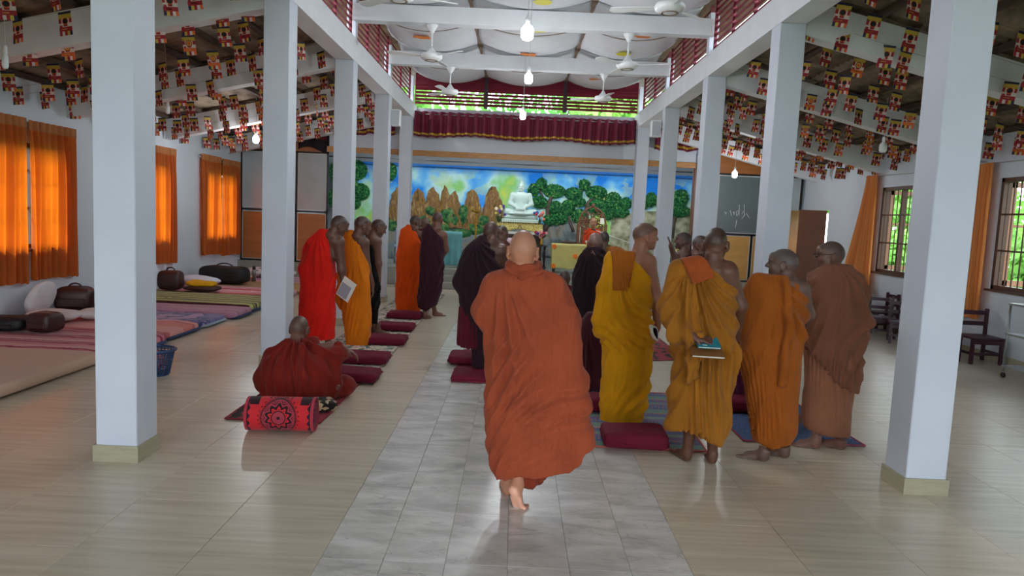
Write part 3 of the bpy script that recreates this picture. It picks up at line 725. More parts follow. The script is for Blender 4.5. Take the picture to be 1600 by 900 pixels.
person('walking monk in terracotta robe seen from behind in the middle of the aisle', (f.X, f.Y, 0), PALE, (170, 118, 96), .0062, (hc, rotm(.0, -.06), 1.02),
       [([hc+(0, -.02, -.06), f.p(818, 422), f.p(818, 445)], [.056, .058, .09]), ([f.p(778, 446), f.p(759, 487, -.02), f.p(768, 508, .16)], [.05, .04, .032]), ([f.p(860, 448), f.p(882, 505), f.p(868, 530, .2)], [.05, .04, .03])],
       [dict(name='robe', col=(162, 74, 44), build=b1, h=.0075, folds=[('rad', (-.16, 1.56, 26), .013, .3, 1.36), ('lin', (-34, .1), .013, .15, 1.15), ('lin', (-48, .05), .006, .2, .8), ('arc', (-.05, 1.5, .06), .007, 1.1, 1.5)], **bx),
        dict(name='under_robe', col=(140, 56, 32), build=b1b, lo=(-.15, -.2, .1), hi=(.3, .25, .5), h=.008, folds=[('lin', (0, .04), .014, 0, .6)]),
        dict(name='robe_collar', col=(154, 70, 42), build=b1c, lo=(-.12, -.22, 1.28), hi=(.24, .2, 1.62), h=.006, folds=[('lin', (85, .016), .004, 0, 2)])],
       feet=[((f.p(798, 762)[0], -.15, 0), -.5, .148, 1, f.p(808, 722, -.03), f.p(811, 690, .02), f.p(815, 600)), ((f.p(799, 760)[0]-.02, .12, 0), .05, 0, -1, (f.p(797, 700)[0], .13, .3), (f.p(797, 700)[0], .1, .48), f.p(800, 600))],
       hands=[(f.p(768, 508, .18), (.5, .6, 0), (0, 0, -1), 1, .5), (f.p(868, 530, .22), (-.5, .6, 0), (0, 0, -1), -1, .5)], hairy=.35, beard=.1)
# ---- generic back-view monk with a bare right shoulder
def monk(label, Y, xc, head_px, head_yaw, secs, cut, hem, col, arm=None, arm2=None, skin=DK, hair=HAIRD, h=.009, pitch=-.1, hs=1.0, hdy=.03, feet=(), hands=(), folds=None, extra=None, add_robes=(), ratio=.62, legs=None, hairy=.75, body_add=(), rz_roll=0., group=None, leftarm=True, neckcut=True, beard=.3, zoff=0., cutk=(0, 1)):
    g = Fig(xc, Y); zo = np.array([0, 0, -zoff])
    P = lambda x, y, dy=0.: g.p(x, y, dy)+zo
    hcn = P(head_px[0], head_px[1], hdy); HR = rotm(head_yaw, pitch, rz_roll)
    S = g.secs(secs, ratio); S = [(a-zoff, b, c, d, e_) for a, b, c, d, e_ in S]; S.sort()
    top = S[-1]; ztop = top[0]
    # body trunk slightly slimmer than the robe, plus bare shoulder
    arms = []
    sh = P(*arm[0]) if arm else None
    nb_ = hcn+HR@np.array([0, -.035, -.1]); bx_ = (top[1]*.6+(sh[0]*.4 if arm and cut[2] else top[1]*.4)) if arm else top[1]
    limbs = [([hcn+HR@np.array([0, -.02, -.05]), nb_, np.array([nb_[0]*.45+bx_*.55, -.01, ztop-.07])], [.053, .055, .085])]
    tk = [(a, b, c, d*.86, e_*.84) for a, b, c, d, e_ in S if a > .5 and a < ztop-.04]
    if arm:
        limbs.append(([np.array([top[1]*.6+sh[0]*.4, 0, sh[2]+.01]), sh, P(*arm[1]), P(*arm[2])], [.07, .07, .05, .031]))
        limbs.append(([np.array([S[len(S)//2][1], 0, S[len(S)//2][0]]), sh-np.array([.045, 0, .07])], [.1, .075]))
    if arm2: limbs.append(([P(*arm2[0]), P(*arm2[1]), P(*arm2[2])], [.05, .04, .03]))
    for la in body_add: limbs.append(([P(*q) for q in la[0]], la[1]))
    ft = []
    for t in feet:
        heel = P(t[0], t[1]); fp = fl(t[0], t[1]); lx, ly = fp[0]-g.X, fp[1]-g.Y
        ft.append(((lx, ly+.0, 0), t[2], 0., t[3], (lx*.92, ly*.6+.02, .3), (lx*.8, .02, .48), (lx*.7, 0, .8)))
    hd_ = [(P(*q[0]),)+tuple(q[1:]) for q in hands]
    c1, c2 = P(*cut[0]), P(*cut[1]) if cut else (None, None)
    hz = [(a, b-zoff) for a, b in g.hem(hem)] if feet or hem[0][1] < -1 else [(-1, .005), (1, .005)]
    if not feet: b_ = S[0]; S = [(0., b_[1], b_[2], b_[3], b_[4])]+S
    nb = hcn+HR@np.array([0, -.03, -.1])
    def bld(F, skip=False):
        F.trunk(S, .03, 2.3)
        if extra: extra(F, P)
        d = c2-c1; nrm = np.array([-d[2], 0, d[0]]);  nrm = nrm if nrm[2] > 0 else -nrm
        if cut[2]:
            F.plane((c1[0], 0, c1[2]), (nrm[0], -.12*0, nrm[2]), .01)
        if neckcut: F.cone(nb+np.array([0, .01, 0]), nb+np.array([0, .03, .2]), .06, .1, .02, True)
        F.below(hz)
    lo = [min(a[1]-a[3] for a in S)-.16, -.42, max(0, min(b for a, b in hz)-.06)]; hi = [max(a[1]+a[3] for a in S)+.16, .42, ztop+.12]
    fo = folds or [('rad', (-.22, ztop+.1, 24), .014, .75, 1.6), ('lin', (62, .07), .012, .5, 1.1), ('lin', (12, .07), .012, .0, .8)]
    rob = [dict(name='robe', col=col, build=bld, lo=lo, hi=hi, folds=fo, h=max(.008, h*1.25))]
    for ar in add_robes:
        q = dict(ar); rg = q.pop('region')
        off = q.pop('off', .012)
        def mk(rg=rg, off=off):
            def bb(F):
                bld(F); F.D -= off
                for (pa, pb) in rg:     # keep the side to the right of pa -> pb seen in the photograph
                    A, B = P(*pa), P(*pb); d = B-A; n_ = np.array([-d[2], 0, d[0]]); F.plane((A[0], 0, A[2]), tuple(n_), .0)
            return bb
        q.update(build=mk(), lo=lo, hi=hi, h=max(.007, h*1.05)); q['folds'] = fo if q.get('folds') == 'same' else q.get('folds', []); rob.append(q)
    e = person(label, (g.X, g.Y, zoff), skin, hair, h, (hcn, HR, hs), limbs, rob, feet=ft, hands=hd_, hairy=hairy, beard=beard, group=group, trunk=tk, clip=(lambda F: (F.trunk(S, .03, 2.3), extra(F, P) if extra else None), hz), arm_blade=bool(arm))
    return e, g
# ---- 2 yellow robe
def ex(F, P):
    F.poly([P(962, 402), P(942, 450, -.02), P(935, 500, -.03), P(937, 520, -.03)], [.06, .058, .05, .045], .04)
    F.poly([P(958, 405), P(950, 470, .05), P(955, 490, .2)], [.07, .06, .05], .04)
m2, g2 = monk('monk in bright yellow robe, head in profile to the right, folded booklet in hand', 6.15, 975, (1009, 369), -1.35,
     [(396, 962, 1000, .6), (405, 955, 1010), (425, 947, 1020), (460, 944, 1018), (500, 940, 1018), (530, 941, 1021), (560, 942, 1019), (600, 940, 1014), (640, 938, 1008), (668, 936, 1002)],
     ((982, 388), (1022, 446), True), [(925, 658), (950, 661), (980, 664), (1010, 662)], (214, 148, 6),
     arm=((1012, 410), (1026, 468, 0), (1027, 512, .06)), skin=(150, 100, 76), hair=(84, 66, 56), h=.0068, hs=1.0, pitch=-.05, hdy=0.02, extra=ex,
     feet=((960, 660, .1, -1), (987, 662, -.1, 1)), hands=[((1027, 512, .06), (-.1, .12, -1), (-.9, 0, -.1), 1, .55)],
     folds=[('rad', (-.2, 1.6, 30), .012, .8, 1.5), ('lin', (60, .07), .009, .6, 1.1), ('lin', (-36, .1), .012, .05, .85), ('lin', (-10, .06), .005, .1, .8)],
     add_robes=[dict(name='folded_shoulder_cloth', col=(166, 92, 22), off=.02, label='ochre folded cloth over the left shoulder', region=[((958, 378), (992, 380)), ((994, 380), (976, 460)), ((975, 452), (958, 452)), ((955, 460), (954, 380))], folds=[('lin', (10, .035), .006, 0, 2)])])
# ---- 3 mustard robe, teal book behind the back
def ex(F, P):
    F.poly([P(1060, 420), P(1046, 480, -.03), P(1060, 520, -.14), P(1085, 527, -.19)], [.075, .075, .06, .045], .05)
    F.poly([P(1078, 440, -.12), P(1078, 520, -.15), P(1080, 590, -.15)], [.03, .034, .03], .03)
    F.poly([P(1062, 600, -.02), P(1058, 660, -.03)], [.07, .08], .05)
m3, g3 = monk('monk in golden robe holding teal book behind his back, orange cloth on shoulder', 5.08, 1095, (1119, 381), -.45,
     [(405, 1082, 1122, .6), (415, 1066, 1138), (440, 1050, 1150), (470, 1046, 1150), (500, 1044, 1150), (530, 1046, 1151), (560, 1052, 1152), (600, 1054, 1146), (640, 1050, 1142), (670, 1048, 1136), (705, 1050, 1132)],
     ((1084, 397), (1150, 456), True), [(1030, 662), (1046, 668), (1078, 671), (1084, 668), (1104, 684), (1120, 693), (1132, 680), (1145, 672)], (156, 98, 22),
     arm=((1136, 424), (1156, 478, .02), (1150, 528, .16)), skin=DK, h=.0066, pitch=-.22, hdy=.05, extra=ex,
     feet=((1076, 722, .25, -1), (1113, 727, -.15, 1)), hands=[((1084, 526, -.2), (1, -.08, -.2), (0, .6, -1), -1, .3), ((1150, 528, .16), (-.3, .6, -.6), (-1, 0, 0), 1, .5)],
     body_add=[([(1050, 490, -.05), (1066, 520, -.15), (1084, 526, -.2)], [.04, .035, .028])],
     folds=[('rad', (-.14, 1.56, 40), .016, .85, 1.45), ('lin', (8, .06), .02, .15, .95), ('rad', (.02, 1.02, 20), .012, .2, .95)],
     add_robes=[dict(name='folded_shoulder_cloth', col=(160, 74, 28), off=.02, label='flat orange cloth folded on the shoulder', region=[((1062, 403), (1100, 396)), ((1098, 398), (1110, 432)), ((1111, 431), (1072, 442)), ((1074, 443), (1062, 400))], folds=[])])
# ---- 4 orange ochre robe
def ex(F, P):
    F.poly([P(1185, 442), P(1166, 480, .02), P(1158, 515, .12)], [.08, .08, .07], .05)
    F.poly([P(1228, 440, -.14), P(1232, 500, -.17), P(1226, 560, -.17), P(1222, 600, -.16)], [.025, .032, .032, .03], .03)
m4, g4 = monk('shorter monk in a burnt orange robe looking left, between the mustard and the brown robes', 5.42, 1208, (1222, 412), 1.15,
     [(430, 1204, 1236, .6), (438, 1186, 1246), (455, 1170, 1257), (480, 1162, 1260), (510, 1158, 1256), (540, 1157, 1252), (580, 1161, 1250), (620, 1165, 1248), (660, 1172, 1247), (705, 1180, 1240)],
     ((1222, 424), (1264, 472), True), [(1150, 668), (1178, 688), (1200, 697), (1225, 692), (1246, 670), (1260, 660)], (154, 80, 16),
     arm=((1250, 452), (1262, 492, .06), (1250, 520, .24)), skin=(98, 72, 62), hair=(74, 66, 66), h=.0066, pitch=-.02, extra=ex,
     feet=((1200, 722, 1.05, -1), (1232, 717, .95, 1)), hands=[((1250, 520, .24), (-.3, .8, -.1), (0, 0, -1), -1, .5)],
     folds=[('rad', (-.05, 1.5, 34), .016, .85, 1.4), ('rad', (.14, 1.25, 22), .014, .1, .95), ('lin', (14, .045), .006, .1, .9)])
# ---- 5 brown robe with glasses
def ex(F, P):
    F.poly([P(1285, 440), P(1272, 500, -.0), P(1262, 530, .12)], [.085, .08, .06], .05)
    F.poly([P(1325, 440), P(1338, 500, -.02), P(1322, 530, .12)], [.085, .08, .07], .05)
m5, g5 = monk('monk with glasses in a loose brown robe, rightmost of the standing group', 5.78, 1297, (1296, 399), 1.35,
     [(416, 1293, 1324, .7), (426, 1282, 1332), (437, 1272, 1339), (450, 1266, 1343), (480, 1262, 1345), (520, 1260, 1343), (550, 1259, 1338), (600, 1258, 1333), (640, 1256, 1330), (690, 1256, 1326)],
     ((1222, 300), (1264, 300), False), [(1240, 652), (1252, 662), (1268, 673), (1300, 678), (1335, 682)], (150, 98, 72),
     arm=((1320, 450), (1330, 500, 0), (1310, 530, .15)), skin=(112, 76, 62), hair=(70, 58, 54), h=.0068, pitch=-.05, extra=ex,
     feet=((1281, 702, 1.15, -1), (1320, 704, .85, 1)), beard=.2,
     folds=[('rad', (.12, 1.6, 30), .018, .7, 1.45), ('lin', (-20, .09), .016, .5, 1.1), ('lin', (5, .055), .01, 0, .8)],
     add_robes=[dict(name='upper_robe', col=(128, 80, 58), off=.02, region=[((1345, 617), (1300, 597)), ((1302, 600), (1272, 562)), ((1275, 568), (1240, 520))], folds='same')])
ge = bpy.data.objects
def glasses(parent, hc, R, s):
    b = MB()
    def P(x, y, z): return tuple(hc+R@(np.array([x, y, z])*s))
    for sx_ in (-1, 1):
        pts = [P(sx_*.032+.023*math.cos(a)*1.0, .112, .004+.017*math.sin(a)) for a in [2*PI*i/16 for i in range(17)]]; b.tube(pts, .0022, 6)
        b.tube([P(sx_*.056, .11, .01), P(sx_*.076, .06, .012), P(sx_*.08, .0, .012)], .0022, 6)
    b.tube([P(-.009, .114, .008), P(.009, .114, .008)], .0022, 6)
    b.build('glasses', BLK, parent, label='thin dark glasses')
glasses(m5, g5.p(1296, 399, .03), rotm(1.35, -.05), 1.0)
# ---------------------------------------------------------------- left row
def ex(F, P):
    F.poly([P(490, 385), P(476, 420, .0), P(478, 455, .15)], [.09, .08, .06], .05)
fo = [('rad', (-.1, 1.6, 26), .008, .8, 1.45), ('lin', (-18, .1), .013, .1, 1.0), ('lin', (10, .06), .006, .1, .8)]
m6, g6 = monk('monk in a vivid red robe leaning forward beside the second left column, papers in hand', 8.65, 505, (531, 352), -1.15,
     [(358, 500, 516, .8), (366, 490, 522), (380, 482, 526), (400, 477, 530), (420, 473, 527), (440, 470, 523), (460, 468, 522), (490, 467, 525), (515, 471, 523), (545, 476, 520)],
     ((515, 358), (523, 432), True), [(455, 530), (478, 528), (505, 530), (535, 528)], (214, 24, 10),
     arm=((529, 378), (534, 422, .02), (538, 450, .04)), skin=(96, 62, 48), hair=(50, 40, 36), h=.0095, pitch=-.45, hdy=.02, extra=ex,
     feet=((488, 546, -.2, -1), (510, 546, -.4, 1)), hands=[((538, 450, .04), (.05, .1, -1), (-1, 0, 0), 1, .7)], folds=fo)
def ex(F, P):
    F.poly([P(545, 385), P(533, 430, -.0), P(530, 465, .0), P(533, 482, .0)], [.07, .05, .04, .03], .04)
m7, g7 = monk('smiling monk in an amber orange robe standing next to the red one', 9.15, 557, (567, 352), -1.0,
     [(360, 542, 556, .8), (368, 537, 566), (385, 538, 574), (400, 538, 577), (430, 537, 578), (460, 536, 579), (500, 537, 580), (530, 540, 578), (552, 543, 573)],
     ((551, 358), (577, 412), True), [(525, 540), (545, 541), (565, 547), (590, 545)], (218, 118, 10),
     arm=((568, 380), (573, 417, .02), (582, 445, .04)), skin=(98, 64, 50), hair=(54, 44, 40), h=.0095, pitch=-.2, hdy=.02, extra=ex,
     feet=((551, 549, -.3, -1), (569, 551, -1.1, 1)), hands=[((582, 446, .04), (.1, .05, -1), (-1, 0, 0), 1, .35)], folds=fo)
m8, g8 = monk('slim young monk in a black robe, head bowed, beside the amber robed monk', 9.9, 581, (592, 356), -1.35,
     [(364, 573, 582, .8), (372, 571, 586), (390, 572, 592), (420, 574, 593), (450, 575, 594), (480, 576, 591), (515, 577, 589)],
     ((585, 362), (601, 425), True), [(565, 505), (575, 504), (590, 506), (600, 505)], (16, 13, 15),
     arm=((588, 378), (591, 412, .0), (592, 440, .02)), skin=(104, 70, 56), hair=(56, 46, 42), h=.0105, pitch=-.45, hdy=.02,
     feet=((579, 522, -.4, -1), (588, 524, -.6, 1)), hands=[((592, 440, .02), (0, .1, -1), (-1, 0, 0), 1, .4)], folds=fo)
def ex(F, P):
    F.poly([P(632, 362), P(625, 400, -.02), P(624, 470, -.02)], [.07, .06, .06], .04)
m9, g9 = monk('monk in a bright orange robe, farther up the left row, looking right', 12.55, 639, (650, 347), -1.0,
     [(351, 636, 648, .8), (360, 628, 655), (380, 624, 660), (400, 622, 661), (440, 620, 660), (480, 618, 657), (497, 620, 654)],
     ((646, 352), (661, 385), True), [(605, 484), (620, 488), (640, 493), (670, 491)], (228, 82, 6),
     arm=((657, 368), (664, 392, .1), (660, 402, .2)), skin=(100, 66, 52), hair=(50, 40, 38), h=.011, pitch=-.2, hdy=.02, extra=ex,
     feet=((630, 497, -.3, -1), (648, 497, -.6, 1)), folds=fo)
m10, g10 = monk('monk in a dark maroon robe with hands folded, back turned, behind the third cushion row', 11.8, 676, (684, 342), -.35,
     [(350, 668, 684, .8), (358, 660, 693), (380, 657, 695), (400, 655, 694), (420, 656, 692), (450, 655, 690), (475, 652, 683), (495, 655, 680)],
     ((672, 351), (694, 375), True), [(645, 476), (655, 480), (666, 487), (678, 478), (695, 474)], (58, 24, 38),
     arm=((692, 368), (697, 390, .06), (692, 402, .2)), skin=(112, 74, 58), hair=(60, 48, 44), h=.0105, pitch=-.1, hdy=.03,
     feet=((662, 499, -.5, -1), (676, 494, -1.2, 1)), hands=[((692, 402, .2), (-.5, .5, .3), (0, 1, 0), 1, .4)], folds=fo)
m11, g11 = monk('bald monk half hidden between the orange and the maroon robed monks', 13.9, 666, (665, 349), -.2,
     [(357, 656, 674, .8), (365, 650, 682), (400, 648, 684), (450, 650, 682), (492, 650, 680)],
     ((676, 352), (694, 380), False), [(640, 480), (700, 480)], (96, 40, 40), arm=None, skin=(120, 84, 70), hair=(96, 78, 70), h=.012)
# ---- centre
def ex(F, P):
    F.poly([P(738, 400), P(722, 440, .0), P(735, 470, .2)], [.1, .09, .07], .06)
m12, g12 = monk('big monk in a very dark maroon robe on the centre cushions, bending slightly', 7.75, 750, (768, 363), -.5,
     [(368, 750, 772, .8), (378, 736, 782), (390, 726, 788), (410, 719, 790), (440, 716, 786), (470, 717, 780), (500, 722, 772), (530, 728, 765), (560, 735, 760), (600, 738, 758)],
     ((760, 368), (782, 420), True), [(700, 488), (716, 489), (735, 500), (737, 588), (758, 592), (760, 570), (775, 560)], (40, 18, 28),
     arm=((783, 392), (795, 432, .1), (784, 418, .3)), skin=(88, 56, 46), hair=(70, 48, 42), h=.0085, pitch=-.2, hdy=.05, extra=ex,
     feet=((741, 598, .2, -1), (755, 597, -.2, 1)), hands=[((784, 418, .3), (-.3, .4, .7), (-1, 0, 0), 1, .1)],
     folds=[('rad', (-.1, 1.55, 26), .012, .7, 1.5), ('lin', (0, .1), .012, .2, 1.2)])
def sk(F):
    F.trunk(g12.secs([(480, 718, 758, .7), (510, 716, 756), (542, 715, 752)]), .02); F.below(g12.hem([(700, 536), (716, 538), (738, 544), (760, 540)]))
Fq = Field((-.3, -.3, .25), (.25, .3, .95), .011); sk(Fq); V_, Q_, G_ = Fq.mesh(); V_ = fold_disp(V_, G_, [('lin', (0, .07), .01, 0, 1)], 5)
np_mesh('under_robe', V_, Q_, cloth_mat((92, 16, 36)), m12)
m13, g13 = monk('monk facing the camera, palms pressed together, behind the big dark maroon one', 8.9, 784, (783, 366), 2.75,
     [(378, 777, 791, .8), (386, 768, 800), (420, 766, 803), (470, 768, 800), (560, 768, 798)],
     ((676, 352), (694, 380), False), [(760, 555), (810, 555)], (92, 44, 34), arm=((775, 392), (770, 425, -.1), (779, 418, -.26)), arm2=((794, 392), (797, 425, -.1), (784, 418, -.26)),
     skin=(104, 70, 56), hair=(50, 42, 38), h=.0105, pitch=-.1, feet=((776, 562, 3.1, -1), (790, 562, 3.1, 1)), hands=[((779, 420, -.26), (.1, -.1, 1), (1, 0, 0), 1, .05), ((784, 420, -.26), (-.1, -.1, 1), (-1, 0, 0), -1, .05)])
m14, g14 = monk('short monk in a nearly black maroon robe in front of the yellow table', 7.9, 924, (930, 380), -.1,
     [(386, 917, 942, .8), (396, 908, 946), (408, 902, 949), (430, 896, 951), (470, 893, 953), (500, 893, 952), (560, 896, 950), (590, 898, 948)],
     ((676, 352), (694, 380), False), [(880, 585), (970, 585)], (34, 14, 22), arm=None, skin=(116, 76, 66), hair=(120, 96, 88), h=.0085, hdy=.06, pitch=-.25,
     extra=lambda F, P: F.poly([P(935, 395, -.05), P(940, 430, -.1), P(942, 520, -.12)], [.05, .05, .05], .05), folds=[('rad', (-.1, 1.5, 22), .012, .6, 1.5), ('lin', (4, .09), .012, .1, 1.2)], feet=((918, 590, 0, -1), (930, 590, 0, 1)))
m15, g15 = monk('monk in an ochre robe half hidden behind the nearly black robe, near the throne', 11., 944, (943, 373), .3,
     [(381, 937, 949, .8), (388, 930, 958), (420, 928, 960), (460, 928, 960), (520, 930, 958)],
     ((676, 352), (694, 380), False), [(915, 500), (970, 500)], (146, 92, 22), arm=None, skin=(84, 60, 52), hair=(44, 40, 40), h=.012)
# ---- right background trio
m16, g16 = monk('monk in profile raising one hand, dark robe, behind the third right column', 9.6, 1078, (1067, 376), 1.35,
     [(390, 1063, 1085, .8), (398, 1058, 1098), (420, 1056, 1100), (460, 1058, 1098), (530, 1060, 1096)],
     ((1060, 408), (1088, 385), True), [(1040, 525), (1110, 525)], (54, 24, 28), arm=((1064, 402), (1056, 408, -.05), (1048, 384, -.1)), skin=(98, 66, 56), hair=(46, 40, 38), h=.0095, pitch=.0,
     hands=[((1050, 390, -.1), (-.35, 0, 1), (-.9, 0, -.3), 1, .1)])
m17, g17 = monk('monk glancing right, half hidden by the head of the golden robed monk', 8.6, 1096, (1096, 383), -2.2,
     [(398, 1083, 1108, .8), (406, 1076, 1120), (440, 1074, 1122), (500, 1076, 1120), (570, 1078, 1118)],
     ((676, 352), (694, 380), False), [(1060, 560), (1130, 560)], (70, 36, 30), arm=None, skin=(106, 70, 56), hair=(60, 52, 46), h=.009, pitch=-.2)
m18, g18 = monk('monk whose head just shows between two others behind the third right column', 11.5, 1090, (1089, 369), 1.2,
     [(380, 1080, 1098, .8), (388, 1074, 1106), (420, 1074, 1106), (500, 1076, 1104)],
     ((676, 352), (694, 380), False), [(1060, 495), (1120, 495)], (70, 30, 30), arm=None, skin=(96, 58, 50), hair=(60, 44, 42), h=.012)
# ---------------------------------------------------------------- seated people
def seated(label, Y, x, head_px, yaw, secs, col, skin=DK, hair=HAIRD, h=.009, pitch=-.2, zoff=0., lap=None, folds=None, arms=(), hands=(), hs=1.0, ratio=.7, extra=None, fronty=.3, base=None, face=1, beard=.3, hairy=.75, body=(), cutbelow=0.):
    g = Fig(x, Y); zo = np.array([0, 0, -zoff]); P = lambda a, b, dy=0.: g.p(a, b, dy)+zo
    hcn = P(*head_px); HR = rotm(yaw, pitch); S = [(a-zoff, b, c, d, e_) for a, b, c, d, e_ in g.secs(secs, ratio)]; S.sort(); top = S[-1]
    nb = hcn+HR@np.array([0, -.035, -.1])
    limbs = [([hcn+HR@np.array([0, -.02, -.05]), nb, np.array([top[1]*.6+nb[0]*.4, top[2], top[0]-.06])], [.053, .055, .08])]
    for a in arms: limbs.append(([P(*q) for q in a], [.052, .042, .029][:len(a)]))
    tk = [(a, b, c, d*.84, e_*.8) for a, b, c, d, e_ in S if a > .12 and a < top[0]-.03]
    def bld(F):
        F.trunk(S, .04, 2.3)
        b0 = S[0]
        for sg in (-1, 1):   # folded legs
            F.poly([(b0[1]+sg*.1, 0, .12), (b0[1]+sg*(b0[3]+.04), fronty*.6*face, .11), (b0[1]+sg*.05, fronty*face, .08)], [.12, .095, .08], .07)
        if extra: extra(F, P)
        F.cone(nb+np.array([0, .01, 0]), nb+np.array([0, .03, .2]), .06, .1, .02, True); F.plane((0, 0, .004), (0, 0, -1))
    mr = max(a[3] for a in S)+.3
    r = [dict(name='robe', col=col, build=bld, lo=(-mr, -.55, -.02), hi=(mr, .6, top[0]+.15), h=max(.009, h*1.2), folds=folds or [('rad', (0, .8, 26), .014, .05, .8), ('lin', (10, .07), .01, 0, .6)])]
    hd_ = [(P(*q[0]),)+tuple(q[1:]) for q in hands]
    for la in body: limbs.append(([P(*q) for q in la[0]], la[1]))
    e = person(label, (g.X, g.Y, zoff), skin, hair, h, (hcn, HR, hs), limbs, r, hands=hd_, beard=beard, hairy=hairy, trunk=tk, clip=(lambda F: F.trunk(S, .04, 2.3), [(-2, -1), (2, -1)]), nclip=1)
    return e, g
def ex(F, P):
    F.poly([P(500, 560), P(528, 548, .05), P(520, 610, .0)], [.08, .07, .05], .05)
    F.poly([P(425, 560), P(412, 590, .02), P(430, 610, .15)], [.09, .08, .07], .05)
    F.poly([P(470, 545, -.19), P(473, 590, -.22), P(470, 628, -.22)], [.03, .035, .04], .03)
    F.poly([P(440, 560, -.17), P(437, 590, -.2), P(440, 606, -.2)], [.03, .03, .015], .03)
m19, g19 = seated('monk in a dark red robe sitting on the floor behind the rolled red mat', 6.35, 466, (468, 513, .08), -.05,
     [(533, 450, 494), (540, 436, 506), (550, 426, 514), (565, 418, 520), (585, 410, 524), (605, 408, 523), (628, 412, 520)], (124, 28, 16), skin=(112, 74, 58), hair=(84, 68, 60), h=.0068, extra=ex,
     arms=[[(497, 546, 0), (518, 541, .06), (538, 545, .12)]], hands=[((538, 545, .13), (.8, .3, -.4), (0, 0, -1), -1, .5)], folds=[('rad', (.0, .8, 22), .016, .02, .72), ('lin', (6, .07), .008, 0, .6)],
     body=[([(505, 618, .1), (515, 615, .0), (528, 603, -.02)], [.04, .04, .022])])
m20, g20 = seated('monk bowed low in a deep maroon robe, kneeling behind the yellow robed monk', 7.2, 924, (935, 500, .3), -.1,
     [(488, 918, 946), (500, 908, 950), (520, 900, 955), (550, 896, 958), (590, 896, 956), (604, 896, 955)], (64, 18, 32), pitch=-1.0, h=.009, ratio=.8)
m21, g21 = seated('small seated monk in red and maroon behind the walking monk\'s shoulder', 11., 882, (883, 434, .03), -.5,
     [(446, 875, 892), (452, 868, 896), (470, 866, 898), (495, 866, 900), (508, 866, 900)], (96, 24, 32), skin=(92, 62, 54), hair=(66, 56, 54), h=.011)
m22, g22 = seated('monk in a plum robe seated between the golden and the orange robed monks', 6.9, 1160, (1172, 492, .1), .2,
     [(508, 1156, 1184), (516, 1146, 1192), (545, 1140, 1198), (580, 1138, 1200), (618, 1138, 1200)], (84, 30, 62), h=.009, pitch=-.5, ratio=.8)
m23, g23 = seated('elderly monk in an orange red robe on the carved throne, facing the hall', 18.35, 926, (927, 348, -.05), PI, 
     [(358, 919, 936), (363, 913, 941), (375, 911, 942), (392, 912, 941), (402, 908, 945)], (188, 62, 24), skin=(164, 116, 92), hair=(140, 108, 94), h=.0115, pitch=-.1, zoff=.42+.42, face=-1, fronty=.35, hairy=.3)
for q in m23.children:
    if q.name.startswith('robe'): q['label'] = 'orange red robe over both arms'
# ================================================================ soft things
def superell(b, c, d, e=.35, e2=None, nu=28, nv=16, m=0, rz=0, noise=0., seed=0, tilt=None):
    """rounded block: centre, full dims"""
    e2 = e2 or e; r = np.random.RandomState(seed); fr = r.rand(6, 4)*6.28; vs = []
    sg = lambda v, p: math.copysign(abs(v)**p, v)
    M = Matrix.Translation(c) @ Matrix.Rotation(rz, 4, 'Z')
    if tilt: M = M @ Matrix.Rotation(tilt[0], 4, 'X') @ Matrix.Rotation(tilt[1], 4, 'Y')
    for j in range(nv+1):
        v = -PI/2+PI*j/nv
        for i in range(nu):
            u = 2*PI*i/nu; x = sg(math.cos(v), e2)*sg(math.cos(u), e)*d[0]/2; y = sg(math.cos(v), e2)*sg(math.sin(u), e)*d[1]/2; z = sg(math.sin(v), e2)*d[2]/2
            if noise:
                n = 0
                for k in range(5): n += math.sin(x*(7+5*k)*math.cos(fr[k][0])+y*(7+5*k)*math.sin(fr[k][0])+fr[k][1])*math.sin(y*(5+4*k)+z*20+fr[k][2])/(1+k*.5)
                z += n*noise*(1 if z > 0 else .15); x += n*noise*.4; y += n*noise*.4
            vs.append((x, y, z))
    fs = [(j*nu+i, j*nu+(i+1) % nu, (j+1)*nu+(i+1) % nu, (j+1)*nu+i) for j in range(nv) for i in range(nu)]
    return b.add(vs, fs, m, True, M)
